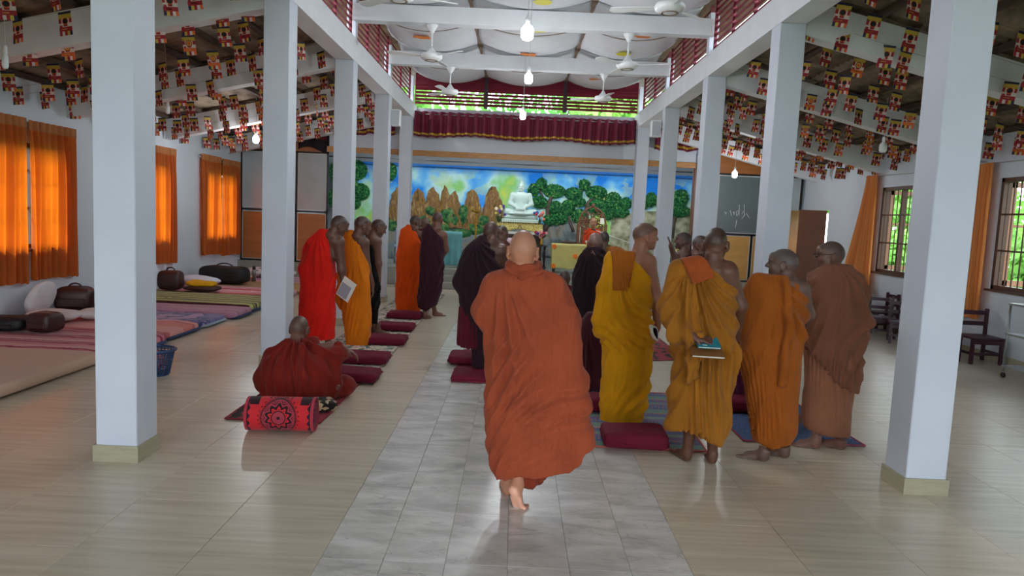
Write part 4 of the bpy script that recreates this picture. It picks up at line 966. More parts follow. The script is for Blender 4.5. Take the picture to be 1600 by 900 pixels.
def ramp_mat(name, build, rough=.8, bump=.2, sheen=.1):
    m = bpy.data.materials.new(name); m.use_nodes = True; t = m.node_tree; n = t.nodes; L = t.links; b = n['Principled BSDF']; b.inputs['Roughness'].default_value = rough; b.inputs['Sheen Weight'].default_value = sheen; b.inputs['Specular IOR Level'].default_value = .3
    tc = n.new('ShaderNodeTexCoord'); sp = n.new('ShaderNodeSeparateXYZ'); L.new(tc.outputs['Object'], sp.inputs[0])
    def M(op, a, bb=None, cc=None):
        q = n.new('ShaderNodeMath'); q.operation = op
        for i, v in enumerate((a, bb, cc)):
            if v is None: continue
            if isinstance(v, (int, float)): q.inputs[i].default_value = v
            else: L.new(v, q.inputs[i])
        return q.outputs[0]
    def ramp(f, stops, const=True):
        q = n.new('ShaderNodeValToRGB'); r = q.color_ramp; r.interpolation = 'CONSTANT' if const else 'LINEAR'
        while len(r.elements) < len(stops): r.elements.new(.5)
        for el, (p, c) in zip(r.elements, stops): el.position = p; el.color = lin(c)+(1,)
        L.new(f, q.inputs[0]); return q.outputs[0]
    def noise(sc, det=3, vec=None):
        q = n.new('ShaderNodeTexNoise'); q.inputs['Scale'].default_value = sc; q.inputs['Detail'].default_value = det; L.new(vec or tc.outputs['Object'], q.inputs[0]); return q.outputs[0]
    def mix(f, a, bb):
        q = n.new('ShaderNodeMix'); q.data_type = 'RGBA'
        for i, v in ((0, f), (6, a), (7, bb)):
            if isinstance(v, (int, float)): q.inputs[i].default_value = v
            elif isinstance(v, tuple): q.inputs[i].default_value = lin(v)+(1,)
            else: L.new(v, q.inputs[i])
        return q.outputs[2]
    col = build(dict(x=sp.outputs[0], y=sp.outputs[1], z=sp.outputs[2], M=M, ramp=ramp, noise=noise, mix=mix, n=n, L=L, tc=tc))
    L.new(col, b.inputs['Base Color'])
    if bump:
        bp = n.new('ShaderNodeBump'); bp.inputs['Strength'].default_value = bump; bp.inputs['Distance'].default_value = .01; L.new(noise(40), bp.inputs['Height']); L.new(bp.outputs[0], b.inputs['Normal'])
    return m
def stripes(name, axis, period, stops, warp=.02, bump=.3):
    def bd(k):
        v = k['M']('ADD', k[axis], k['M']('MULTIPLY', k['noise'](5), warp)); f = k['M']('FRACT', k['M']('ADD', k['M']('DIVIDE', v, period), 50.)); return k['ramp'](f, stops)
    return ramp_mat(name, bd, bump=bump)
# ---- cushions
CUSH = mat('maroon_cushion', (110, 18, 46), .8, .5, 6, .4, 14, col2=(86, 10, 34), spec=.25)
def cushion(cx, cy, w, d, hgt, label, z=.012, rz=0., seed=0):
    e = empty('cushion', (cx, cy, z), rz, label, 'cushion', 'maroon floor cushions')
    b = MB(); superell(b, (0, 0, hgt/2), (w, d, hgt), .16, .36, 48, 12, noise=.004, seed=seed); b.build('cushion_body', CUSH, e)
    b = MB(); r = random.Random(seed)
    per = [(-w/2, -d/2), (w/2, -d/2), (w/2, d/2), (-w/2, d/2), (-w/2, -d/2)]
    for (x0, y0), (x1, y1) in zip(per, per[1:]):
        n = max(4, int(math.hypot(x1-x0, y1-y0)/.035)); vs = []
        for i in range(n+1):
            t = i/n; x, y = x0+(x1-x0)*t, y0+(y1-y0)*t; k = .955; q = 1.0+.025*(i % 2)+r.uniform(-.01, .01)
            vs += [(x*k, y*k, hgt*.45), (x*q, y*q, hgt*(.40+.12*math.sin(i*2.1)))]
        b.add(vs, [(2*i, 2*i+2, 2*i+3, 2*i+1) for i in range(n)], 0, True)
    o = b.build('frill', CUSH, e, fix=False); solidify(o, .006); return e
MZ = .016
for i, (px, py, w, lab) in enumerate([(633, 491, .56, 'maroon cushion farthest up the left mat, by the maroon monk'), (618, 509, .56, 'maroon cushion second from the far end of the left mat'), (601, 529, .58, 'middle maroon cushion on the left floral mat, by the black robe'), (567, 557, .6, 'maroon cushion on the left mat in front of the amber monk'), (550, 583, .56, 'maroon cushion on the near end of the left floral mat')]):
    q = fl(px, py, .07); cushion(q[0], q[1], w, .42, .1, lab, MZ, 0, i)
q = fl(740, 556, .08); cushion(q[0]+.02, q[1], .62, .5, .09, 'maroon cushion in the aisle behind the dark robed monk, farther one', .016, .0, 7)
q = fl(742, 584, .05); cushion(q[0]+.06, q[1], .6, .5, .06, 'flat maroon cushion in the aisle, nearer one, under the dark monk', .016, .0, 8)
q = fl(990, 681, .08); cushion(q[0], q[1], .5, .36, .13, 'large plump maroon cushion in front of the yellow robed monk', .018, -.03, 9)
q = fl(928, 628, .08); cushion(q[0]+.16, q[1], .46, .3, .13, 'maroon cushion mostly hidden behind the yellow robed monk', .018, 0, 10)
q = fl(1152, 628, .08); cushion(q[0]-.02, q[1]+.0, .42, .36, .13, 'maroon cushion behind the orange robed monk, under the plum robe', .014, 0, 11)
# ---- mats
def matting(name, pts, m, label, t=.008, cat='mat', edge=None, z=0.004):
    """pts: four floor corners"""
    c = sum(np.array(p[:2]) for p in pts)/len(pts); e = empty(name, (c[0], c[1], z), 0, label, cat)
    vs = [(p[0]-c[0], p[1]-c[1], 0) for p in pts]; n = len(vs)
    b = MB(); b.add(vs+[(v[0], v[1], t) for v in vs], [tuple(range(n)), tuple(range(2*n-1, n-1, -1))]+[(i, (i+1) % n, (i+1) % n+n, i+n) for i in range(n)])
    b.build('mat_sheet', m, e)
    if edge:
        for i in range(n):
            a, d = Vector(vs[i]), Vector(vs[(i+1) % n]); b = MB(); b.tube([a+Vector((0, 0, t)), d+Vector((0, 0, t))], .007, 6); b.build('edging', edge, e)
    return e
def floral(k):
    M = k['M']; g = k['mix'](M('GREATER_THAN', k['noise'](9, 2), .56), (206, 200, 180), (66, 106, 92)); g = k['mix'](M('GREATER_THAN', k['noise'](14, 1), .64), g, (120, 60, 96))
    n = k['n'].new('ShaderNodeTexBrick'); n.inputs['Scale'].default_value = 3.2; n.inputs['Mortar Size'].default_value = .012; n.inputs['Color1'].default_value = (1, 1, 1, 1); n.inputs['Color2'].default_value = (1, 1, 1, 1); n.inputs['Mortar'].default_value = (.3, .34, .3, 1); k['L'].new(k['tc'].outputs['Object'], n.inputs[0])
    q = k['n'].new('ShaderNodeMix'); q.data_type = 'RGBA'; q.blend_type = 'MULTIPLY'; q.inputs[0].default_value = 1; k['L'].new(g, q.inputs[6]); k['L'].new(n.outputs[0], q.inputs[7]); return q.outputs[2]
def redblack(k):
    M = k['M']; return k['mix'](M('GREATER_THAN', M('ADD', k['noise'](7, 1), M('MULTIPLY', M('SINE', M('MULTIPLY', k['x'], 32)), .12)), .58), (150, 38, 52), (22, 12, 16))
FLO = ramp_mat('floral_mat', floral); RBM = ramp_mat('red_black_mat', redblack)
EDG = mat('mat_edging', (150, 120, 118), .7); EDR = mat('red_edging', (150, 44, 60), .7)
matting('floor_mat', [(-2.35, 7.12), (-1.44, 7.12), (-1.47, 15.3), (-2.3, 15.3)], FLO, 'long white mat with green floral pattern along the left row', edge=EDG)
matting('floor_mat', [(-2.3, 5.66), (-1.52, 5.66), (-1.5, 7.1), (-2.3, 7.1)], RBM, 'red and black patterned mat under the sitting monk', edge=EDR)
matting('floor_mat', [(-.6, 7.33), (.35, 7.33), (.35, 9.1), (-.6, 9.1)], mat('red_mat', (128, 28, 50), .85, .6, 30, col2=(70, 14, 26)), 'dark red mat in the aisle under the dark robed monk', edge=EDR)
matting('floor_mat', [(.45, 7.25), (1.1, 7.25), (1.1, 9.3), (.45, 9.3)], RBM, 'red and black mat under the kneeling maroon monk')
def weave(k):
    M = k['M']; f = M('FRACT', M('ADD', M('DIVIDE', k['y'], .52), 50.)); base = k['ramp'](f, [(0, (108, 84, 124)), (.2, (170, 116, 100)), (.26, (100, 134, 122)), (.5, (96, 92, 132)), (.62, (156, 120, 96)), (.68, (112, 90, 132)), (.86, (108, 134, 118))])
    st = M('GREATER_THAN', M('SINE', M('MULTIPLY', k['x'], 190)), .0); bd = M('GREATER_THAN', M('SINE', M('MULTIPLY', k['y'], 2*PI/.26)), .25); return k['mix'](M('MULTIPLY', M('MULTIPLY', st, bd), M('GREATER_THAN', k['noise'](6, 1), .45)), base, (40, 92, 140))
matting('floor_mat', [(.62, 5.37), (1.56, 5.37), (1.62, 7.2), (.68, 7.2)], ramp_mat('woven_rainbow_mat', weave), 'purple and green woven mat with blue dashes under the yellow monk', edge=mat('coral_edging', (196, 90, 80), .7))
matting('floor_mat', [(1.95, 5.7), (2.95, 5.7), (2.9, 7.3), (1.95, 7.3)], mat('blue_mat', (72, 96, 142), .85, .7, 16, .4, 20, col2=(44, 58, 92), stretch=(3, 1, 1)), 'crumpled blue mat under the orange and brown robed monks', edge=mat('rose_edging', (160, 60, 80), .7))
matting('floor_mat', [(1.62, 8.9), (2.3, 9.1), (2.25, 12.2), (1.3, 12.2)], RBM, 'red and black mat beyond the golden robed monk')
matting('floor_mat', [(.4, 10.2), (1.3, 10.2), (1.3, 12.4), (.4, 12.4)], mat('maroon_mat', (104, 24, 46), .85, .5, 20), 'maroon mat under the small seated monk')
# lumps of dark cloth and an orange bundle
b = MB(); q = fl(1046, 520, .1); superell(b, (q[0]-.05, 9.2, .12), (.34, .4, .22), .8, .9, noise=.015, seed=5); b.build('dark_bag', mat('soft_black', (20, 18, 22), .8), label='soft black bag left on the red mat by the golden robed monk', cat='bag')
b = MB(); superell(b, (2.36, 6.12, .10), (.42, .3, .17), .8, .9, noise=.02, seed=6); b.build('cloth_bundle', cloth_mat((150, 78, 20)), label='orange cloth bundle on the blue mat between two monks', cat='cloth')
# ---- rolled mat with a mandala
def mandala(k):
    M = k['M']; x, z = k['x'], k['z']; r0 = M('SQRT', M('ADD', M('MULTIPLY', x, x), M('MULTIPLY', z, z))); th = M('ARCTAN2', z, x)
    r = M('ADD', r0, M('MULTIPLY', M('MULTIPLY', M('COSINE', M('MULTIPLY', th, 28)), .011), M('GREATER_THAN', r0, .131)))
    r = M('ADD', r, M('MULTIPLY', M('MULTIPLY', M('COSINE', M('MULTIPLY', th, 10)), .012), M('MULTIPLY', M('LESS_THAN', r0, .118), M('GREATER_THAN', r0, .062))))
    R_ = (196, 34, 42); B = (24, 10, 16); K = (160, 50, 66)
    col = k['ramp'](M('MULTIPLY', r, 5.), [(0, B), (.06, K), (.24, B), (.28, R_), (.36, B), (.47, K), (.55, B), (.58, K), (.625, B), (.655, R_), (.70, B), (.735, R_)])
    ax = M('ABSOLUTE', x); ed = M('ADD', ax, M('MULTIPLY', M('SINE', M('MULTIPLY', z, 110)), .008))
    col = k['mix'](M('GREATER_THAN', ed, .222), col, (40, 14, 30)); col = k['mix'](M('GREATER_THAN', ax, .238), col, (170, 46, 60)); 
    cor = M('MULTIPLY', M('GREATER_THAN', ax, .155), M('GREATER_THAN', z, .095)); return k['mix'](M('MULTIPLY', cor, M('LESS_THAN', ax, .225)), col, (40, 12, 22))
q0, q1 = fl(389, 672), fl(492, 674); cx_, cy_ = (q0[0]+q1[0])/2, (q0[1]+q1[1])/2+.0
rl = empty('rolled_mat', (cx_, cy_, .138), math.atan2(q1[1]-q0[1], q1[0]-q0[0]), 'rolled red mat with a black mandala standing at the sitting monk\'s back', 'mat')
rl['label'] = 'rolled red mat with a black mandala pattern lying behind the sitting monk'
Lr = .26; b = MB()
def fn(u, v): a = u*2*PI; return ((v*2-1)*Lr, .132*math.cos(a), .132*math.sin(a))
b.grid(fn, 48, 8); b.build('roll_outside', ramp_mat('mandala_cloth', mandala, bump=.1), rl)
for s_ in (-1, 1):
    b = MB(); pts = [(s_*(Lr-.006), (.13-.0019*i)*math.cos(i*.35), (.13-.0019*i)*math.sin(i*.35)) for i in range(62)]
    vs = []
    for p in pts: vs += [p, (p[0]-s_*.09, p[1], p[2])]
    b.add(vs, [(2*i, 2*i+2, 2*i+3, 2*i+1) for i in range(61)], 0, True); o = b.build('spiral_end', mat('mat_underside', (120, 46, 66), .8), rl, fix=False); solidify(o, .005)
# ---- book seat by the sitting monk's foot
b = MB(); superell(b, (-1.66, 6.02, .06), (.34, .26, .1), .3, .6, noise=.004, seed=3, rz=.5); b.build('patterned_pouch', ramp_mat('black_gold', lambda k: k['mix'](k['M']('GREATER_THAN', k['noise'](16, 1), .55), (24, 18, 16), (190, 166, 130))), label='black and gold patterned pouch on the mat beside the sitting monk', cat='bag')
# ---- books and papers held
def book(name, c, d, R3, cm, pm, label):
    e = empty(name, c, 0, label, 'book'); e.rotation_euler = R3
    x, y, z = d; MB().b2((-x/2+.003, -y/2+.003, -z/2+.002), (x/2-.003, y/2-.003, z/2-.002)).build('pages', pm, e)
    for s_ in (-1, 1): MB().b2((-x/2, -y/2, s_*z/2-.0015), (x/2, y/2, s_*z/2+.0015)).build('cover', cm, e)
    MB().b2((-x/2-.001, -y/2, -z/2), (-x/2+.003, y/2, z/2)).build('spine', cm, e); return e
PAGE = mat('paper_pages', (226, 222, 210), .8)
c = aY(1104, 548, 4.86); book('book', c+np.array([0, .0, .0]), (.225, .15, .016), (.45, .02, 0), mat('brown_cover', (120, 78, 40), .5), PAGE, 'brown covered book with white page edges held under the teal one')
c = aY(1106, 541, 4.86); e_ = book('book', c+np.array([0, .01, .022]), (.16, .12, .012), (.45, .02, .04), mat('teal_cover', (0, 122, 138), .35, .3, 20, col2=(10, 96, 120)), PAGE, 'small teal book held on top behind the golden robed monk\'s back')
MB().b2((-.045, -.045, .0078), (-.015, -.035, .0082)).build('white_print', PAGE, e_)
bk = empty('booklet', aY(1019, 519, 6.08), 0, 'rolled open booklet with white pages in the yellow robed monk\'s hand', 'book')
b = MB()
def fn(u, v): a = PI*.5+(u-.5)*5.2; return (.028*math.cos(a)*1.0, (v-.5)*.16, .062*math.sin(a))
for i in range(3):
    b = MB(); k = 1-.13*i
    b.grid(lambda u, v, k=k: ((math.sin(u*2*PI)*.027*(.75-.5*math.cos(u*2*PI))**.8)*k, (v-.5)*.15, (-.068*math.cos(u*2*PI))*k), 24, 2)
    o = b.build(['cover', 'page', 'page'][i], mat('navy_cover', (24, 30, 56), .5) if i == 2 else PAGE, bk, fix=False); solidify(o, .003)
bk.rotation_euler = (0, -.35, .25)
pp = empty('papers', aY(541, 452, 8.62), 0, 'white papers in a clear folder held by the red robed monk', 'paper')
MB().box((0, 0, 0), (.2, .006, .26)).build('sheet', PAGE, pp); MB().box((-.015, -.006, -.03), (.15, .004, .17)).build('inner_sheet', mat('grey_print', (150, 150, 160), .6), pp); pp.rotation_euler = (0, .5, -.4)
# ================================================================ left side: mattresses, pillows, bags
def mattress(y0, y1, x1, m, label, hgt=.12, under=None, x0=-6.6, seed=0, name='mattress'):
    e = empty(name, ((x0+x1)/2, (y0+y1)/2, 0), 0, label, 'mattress')
    b = MB(); superell(b, (0, 0, hgt/2+.005), (x1-x0, y1-y0, hgt), .12, .3, 96, 16, noise=.006, seed=seed); b.build('sheet', m, e)
    if under: b = MB(); superell(b, (.03, 0, .03), (x1-x0+.02, (y1-y0)*.97, .055), .12, .4, 60, 8); b.build('base_pad', under, e)
    return e
S = stripes
bei = ramp_mat('beige_sheet', lambda k: k['mix'](k['ramp'](k['noise'](3, 5), [(.35, (176, 150, 132)), (.65, (196, 170, 148))], False), (190, 150, 128), (200, 178, 156)), bump=.4)
navy = mat('navy_pad', (44, 60, 96), .8)
mattress(5.1, 7.45, -4.3, bei, 'beige sheeted mattress at the left edge of the picture', .15, seed=1)
pinkst = S('raspberry_stripes', 'y', .36, [(0, (196, 120, 126)), (.3, (140, 26, 62)), (.45, (190, 110, 124)), (.6, (140, 26, 62)), (.7, (204, 150, 150))], .12)
mattress(7.5, 8.75, -4.25, pinkst, 'mattress with pink and raspberry crumpled stripes behind the beige one', seed=2, under=navy)
mattress(8.8, 9.75, -4.3, S('pale_rose', 'y', .7, [(0, (206, 120, 112)), (.4, (184, 96, 100)), (.5, (210, 146, 138))], .1), 'rose pink mattress partly covered by a black bag', seed=3, under=navy)
mattress(9.8, 10.65, -4.3, ramp_mat('blue_lilac', lambda k: k['ramp'](k['noise'](4, 3), [(0, (120, 112, 156)), (.48, (70, 84, 130)), (.55, (170, 140, 170))])), 'blue and lilac crumpled mattress right of the nearest left column', .1, seed=4, under=mat('pale_blue_pad', (150, 164, 180), .8))
mattress(10.7, 11.45, -4.2, S('mauve_lines', 'y', .3, [(0, (176, 128, 150)), (.42, (120, 70, 100)), (.5, (180, 134, 152))], .14), 'mauve mattress with darker wavy lines', seed=5, under=navy)
mattress(11.5, 12.85, -4.25, S('olive_maroon', 'x', .17, [(0, (74, 24, 34)), (.4, (150, 160, 84)), (.75, (52, 40, 24))], .0), 'green and maroon boldly striped mattress', .14, seed=6, under=navy)
e_ = [o for o in bpy.data.objects if o.get('label') == 'green and maroon boldly striped mattress'][0]
for ch in e_.children:
    if ch.name.startswith('sheet'): ch.data.materials[0] = S('olive_maroon2', 'y', .235, [(0, (72, 22, 34)), (.33, (176, 184, 108)), (.7, (58, 44, 24)), (.85, (170, 180, 100))], .02)
mattress(12.9, 14.2, -4.3, S('pink_red', 'y', .65, [(0, (176, 60, 56)), (.3, (206, 130, 140)), (.6, (190, 140, 160)), (.8, (214, 160, 160))], .1), 'pink mattress with a red edge beyond the striped one', seed=7)
mattress(14.25, 15.5, -4.3, mat('tan_sheet', (176, 140, 100), .85, .4, 8), 'plain tan mattress near the left partition', .11, seed=8)
mattress(15.55, 16.75, -4.6, S('plum_rose', 'y', .5, [(0, (170, 110, 130)), (.5, (196, 150, 160))], .1), 'rose mattress farthest away at the foot of the left partition', .12, seed=9)
def pillow(c, d, rz, m, label, tilt=None, seed=0):
    b = MB(); superell(b, (0, 0, 0), d, .45, .95, 36, 14, noise=.006, seed=seed, tilt=tilt); o = b.build('pillow', m, label=label, cat='pillow'); o.location = c; o.rotation_euler = (0, 0, rz); return o
PW = mat('white_pillowcase', (220, 214, 216), .8, .2, 6, .3, 12)
pillow((-5.95, 9.15, .22), (.62, .42, .16), .2, PW, 'white pillow beside the black and brown bag', seed=1)
pillow((-6.42, 9.6, .36), (.12, .62, .5), .1, PW, 'white pillow propped against the left wall', (0, .3), 2)
pillow((-5.55, 9.55, .2), (.6, .4, .15), .5, PW, 'plump white pillow nearest the first left column', seed=3)
pillow((-6.05, 13.6, .27), (.8, .45, .2), -.1, mat('blue_white_case', (200, 206, 222), .8), 'large pale blue pillow behind the yellow cloth', seed=4)
pillow((-5.6, 16.2, .24), (1.2, .6, .24), .1, ramp_mat('patterned_cotton', lambda k: k['mix'](k['M']('GREATER_THAN', k['noise'](12, 3), .56), (206, 202, 200), (120, 110, 120))), 'heap of patterned white bedding by the left partition', seed=5)
BKB = mat('black_nylon', (16, 16, 20), .6, 0, 5, .3, 30); BRL = mat('brown_leather', (62, 34, 32), .45, .4, 8, .2, 20)
def bag(name, c, d, rz, m, label, handle=True, seed=0, strap=None, e1=.5):
    e = empty(name, c, rz, label, 'bag'); b = MB(); superell(b, (0, 0, d[2]/2), d, .4, e1, 36, 16, noise=.008, seed=seed); b.build('bag_body', m, e)
    if handle: b = MB(); b.tube([(d[0]*.18*math.cos(a), 0, d[2]*.93+d[2]*.22*math.sin(a)) for a in [PI*i/10 for i in range(11)]], .013, 6); b.build('handle', strap or BKB, e)
    b = MB(); b.b2((-d[0]*.36, -d[1]/2-.012, d[2]*.2), (d[0]*.36, -d[1]/2+.03, d[2]*.55), 0, .01); b.build('front_pocket', m, e)
    b = MB(); b.tube([(-d[0]*.4, -d[1]*.2, d[2]*.9), (0, -d[1]*.24, d[2]*.99), (d[0]*.4, -d[1]*.2, d[2]*.9)], .005, 5); b.build('zip', mat('zip_grey', (90, 90, 95), .4), e); return e
bag('black_bag', (-6.2, 8.45, .13), (.8, .42, .17), .1, BKB, 'flat black bag lying on the pink striped mattress', False, 1)
bag('brown_pouch', (-5.6, 8.45, .13), (.32, .32, .24), -.1, BRL, 'small brown bag next to the flat black one', False, 2)
bag('brown_case', (-6.35, 10.25, .12), (.5, .4, .34), .25, BRL, 'dark brown leather case against the left wall', True, 3, BRL)
bag('black_rucksack', (-5.75, 10.5, .12), (.42, .36, .42), .1, BKB, 'black rucksack beside the first left column', True, 4)
bag('brown_satchel', (-6.28, 12.98, .14), (.42, .3, .36), .1, BRL, 'brown satchel with top handle behind the striped mattress', True, 5, BRL)
bag('black_suitcase', (-5.95, 14.6, .125), (1.0, .42, .36), -.08, BKB, 'big black travel bag on the floor mattresses', True, 6)
b = MB(); superell(b, (-5.75, 13.05, .27), (.56, .32, .13), .7, .9, noise=.02, seed=8); b.build('yellow_cloth', cloth_mat((216, 164, 8)), label='bright yellow folded robe on top of a brown bundle', cat='cloth')
b = MB(); superell(b, (-5.72, 13.02, .19), (.66, .34, .1), .6, .8, noise=.01, seed=9); b.build('brown_bundle', BRL, label='dark brown bundle under the yellow cloth', cat='cloth')
th = empty('thermos_flask', (-5.62, 15.35, .12), 0, 'small steel thermos flask by the bedding', 'flask'); b = MB(); b.lathe([(.045, 0), (.045, .22), (.035, .25)]); b.build('flask_body', mat('steel', (150, 154, 160), .3, metal=.8), th); b = MB(); b.lathe([(.034, .25), (.034, .31), (.03, .32)]); b.build('cap', BLK, th)
b = MB(); superell(b, (-5.9, 15.4, .18), (.5, .36, .14), .7, .9, noise=.02, seed=11); b.build('folded_clothes', ramp_mat('orange_white_clothes', lambda k: k['ramp'](k['noise'](7, 1), [(0, (220, 214, 196)), (.5, (206, 110, 50)), (.6, (30, 26, 30))])), label='mixed orange, white and black clothes by the flask', cat='clothes')
# ---- blue basket
q = fl(250, 590); bs = empty('laundry_basket', (q[0]-.12, q[1]+.12, 0), 0, 'dark blue plastic lattice basket half hidden by the nearest left column', 'basket')
BLU = mat('blue_plastic', (34, 62, 104), .4)
for i in range(32):
    a = 2*PI*i/32; b = MB(); b.tube([(.13*math.cos(a)*1.1, .13*math.sin(a), .01), (.175*math.cos(a+.05)*1.1, .175*math.sin(a+.05), .25)], .006, 5); b.build('rib', BLU, bs)
for k in range(10):
    r = .132+.0046*k; b = MB(); b.tube([(r*1.1*math.cos(2*PI*i/28), r*math.sin(2*PI*i/28), .02+.0245*k) for i in range(29)], .006, 5, cap=False); b.build('hoop', BLU, bs)
b = MB(); b.tube([(.188*1.1*math.cos(2*PI*i/28), .188*math.sin(2*PI*i/28), .26) for i in range(29)], .014, 6, cap=False); b.build('rim', BLU, bs)
b = MB(); b.lathe([(.13, .0), (.13, .012)], sx=1.1); b.build('bottom', BLU, bs)
b = MB(); superell(b, (q[0]-.12, q[1]+.12, .14), (.22, .2, .2), .8, .9, noise=.02, seed=4); b.build('clothes', mat('coral_cloth', (220, 120, 96), .8), label='coral cloth inside the blue basket', cat='clothes')
# ================================================================ curtains
def curtain_mat(name, col, tr, f=.5):
    m = bpy.data.materials.new(name); m.use_nodes = True; t = m.node_tree; n = t.nodes; L = t.links; n.remove(n['Principled BSDF']); out = n['Material Output']
    d = n.new('ShaderNodeBsdfDiffuse'); T = n.new('ShaderNodeBsdfTranslucent'); mx = n.new('ShaderNodeMixShader'); mx.inputs[0].default_value = f
    d.inputs[0].default_value = lin(col)+(1,); T.inputs[0].default_value = lin(tr)+(1,); L.new(d.outputs[0], mx.inputs[1]); L.new(T.outputs[0], mx.inputs[2]); L.new(mx.outputs[0], out.inputs[0])
    nz = n.new('ShaderNodeTexNoise'); nz.inputs['Scale'].default_value = 120; bp = n.new('ShaderNodeBump'); bp.inputs['Strength'].default_value = .1; L.new(nz.outputs[0], bp.inputs['Height']); L.new(bp.outputs[0], d.inputs['Normal']); return m
CUR = curtain_mat('orange_curtain', (176, 110, 62), (255, 124, 20)); HB_ = mat('curtain_heading', (168, 104, 56), .85); CUR2 = curtain_mat('pale_orange_curtain', (226, 158, 96), (255, 150, 66), .3)
def curtain(x, ya, yb, z0, z1, label, ba=None, bb=None, n=9, seed=0, s=1, amp=.055, m=None):
    """hangs in the plane x, from ya to yb at the top and ba to bb at the hem"""
    ba = ya if ba is None else ba; bb = yb if bb is None else bb; r = random.Random(seed); ph = [r.uniform(-.5, .5) for _ in range(8)]
    e = empty('curtain', (x, (ya+yb)/2, 0), 0, label, 'curtain', 'orange window curtains'); cy = (ya+yb)/2
    def f(u, v, z=None):
        z = z1+(z0-z1)*v; a = ya+(ba-ya)*v**1.3; c = yb+(bb-yb)*v**1.3
        wob = u+.012*math.sin(v*5+ph[0])*math.sin(u*PI)*(1+ph[1]); y = a+(c-a)*wob
        A = amp*(.45 if v < .05 else min(1, .5+v*2.2)); k = n*2*PI
        d = A*(math.sin(u*k+ph[2]+1.6*math.sin(u*5+ph[5])*v+.6*math.sin(v*2+ph[3]))*(.75+.35*math.sin(u*11+ph[6]))+.5*v*math.sin(u*k*.43+ph[4]+v*1.5))
        return (s*(d+.02), y-cy, z+(.012*math.sin(u*k)+.02*math.sin(u*4+ph[7]) if v > .97 else 0)+(.012*math.cos(u*k*1) if v < .01 else 0))
    b = MB(); b.grid(f, n*14, 40); o = b.build('drape', m or CUR, e, fix=False)
    b = MB(); b.grid(lambda u, v: (lambda q: (q[0]+s*.004, q[1], z1+.01-.13*v))(f(u, .05*v)), n*14, 2); o = b.build('heading_band', m or HB_, e, fix=False); return e
XC = WL+.07
labs = ['left half of the nearest orange curtain pair, cut by the picture edge', 'right half of the nearest orange curtain pair on the left wall', 'left half of the orange curtains behind the first left column', 'orange curtain just right of the first left column', 'left half of the farthest orange curtains on the left wall', 'right half of the farthest orange curtains on the left wall']
i = 0
for (a, c) in winL[1:]:
    m_ = (a+c)/2
    curtain(XC, a-.22, m_-.03, .56+.02*i, 2.77, labs[i], n=8, seed=i); i += 1
    curtain(XC, m_+.01, c+.25, .58, 2.75, labs[i], n=8, seed=i, bb=c+.28); i += 1
curtain(XC, winL[0][0]-.25, winL[0][1]+.25, .56, 2.77, 'wide orange curtain outside the left picture edge', n=14, seed=9)
curtain(WR-.08, 13.72, 14.15, .62, 2.85, 'gathered orange curtain sweeping aside at the farther right window', 13.62, 14.95, n=7, seed=11, s=-1, amp=.04, m=CUR2)
curtain(WR-.08, 10.42, 10.92, .55, 2.83, 'gathered orange curtain beside the nearest right column', 10.38, 11.1, n=7, seed=12, s=-1, amp=.045, m=CUR2)
for i, (a, c) in enumerate(winR): b = MB(); b.tube([(WR-.06, a-.3, 2.85), (WR-.05, (a+c)/2, 2.83), (WR-.06, c+.6, 2.86)], .008, 6); b.build('curtain_rod', mat('rod_white', (190, 190, 190), .4), label='thin curtain rod over the right wall window, %s' % ['outside the frame', 'near one', 'far one'][i], cat='rod')
for i, (a, c) in enumerate(winL): b = MB(); b.tube([(WL+.05, a-.3, 2.72), (WL+.05, c+.3, 2.72)], .008, 6); b.build('curtain_rod', mat('rod_white', (190, 190, 190), .4), label='curtain rod on the left wall hidden by pleats, %s window' % ['first', 'second', 'third', 'fourth'][i], cat='rod')
# ================================================================ right side: door leaves, stools, rolls
DW = mat('door_wood', (112, 66, 40), .45, .5, 3, .1, 20, stretch=(4, 4, 1), col2=(88, 50, 30)); DW2 = mat('door_orange_wood', (150, 90, 46), .45, .5, 3, stretch=(4, 4, 1), col2=(118, 66, 34))
d1 = empty('door_1', (WR-.03, 15.98, 0), PI-.15, 'plain brown door leaf standing open at the right wall', None, None, 'structure')
MB().b2((0, -.02, .02), (.58, .02, 2.2)).build('leaf', DW, d1); b = MB(); b.tube([(.56, -.03, 2.05), (.555, -.035, 1.7)], .01, 5); b.build('latch_cord', mat('cord_yellow', (190, 160, 90), .7), d1); MB().b2((.0, -.05, 2.12), (.56, -.02, 2.17)).build('door_rail', DW, d1)
d2 = empty('door_2', (WR-.03, 17.0, 0), PI+.25, 'orange brown panelled door leaf behind the plain one', None, None, 'structure')
MB().b2((0, -.02, .02), (1.05, .02, 2.2)).build('leaf', DW2, d2)
for z in (.05, .75, 1.42, 2.1): MB().b2((.02, -.04, z), (1.03, -.02, z+.09)).build('door_rail', DW2, d2)
for k in range(12): MB().b2((.05+k*.082, -.034, .1), (.05+k*.082+.07, -.02, 2.1)).build('board', DW2, d2)
ST = mat('maroon_paint_wood', (60, 20, 36), .4, .3, 10)
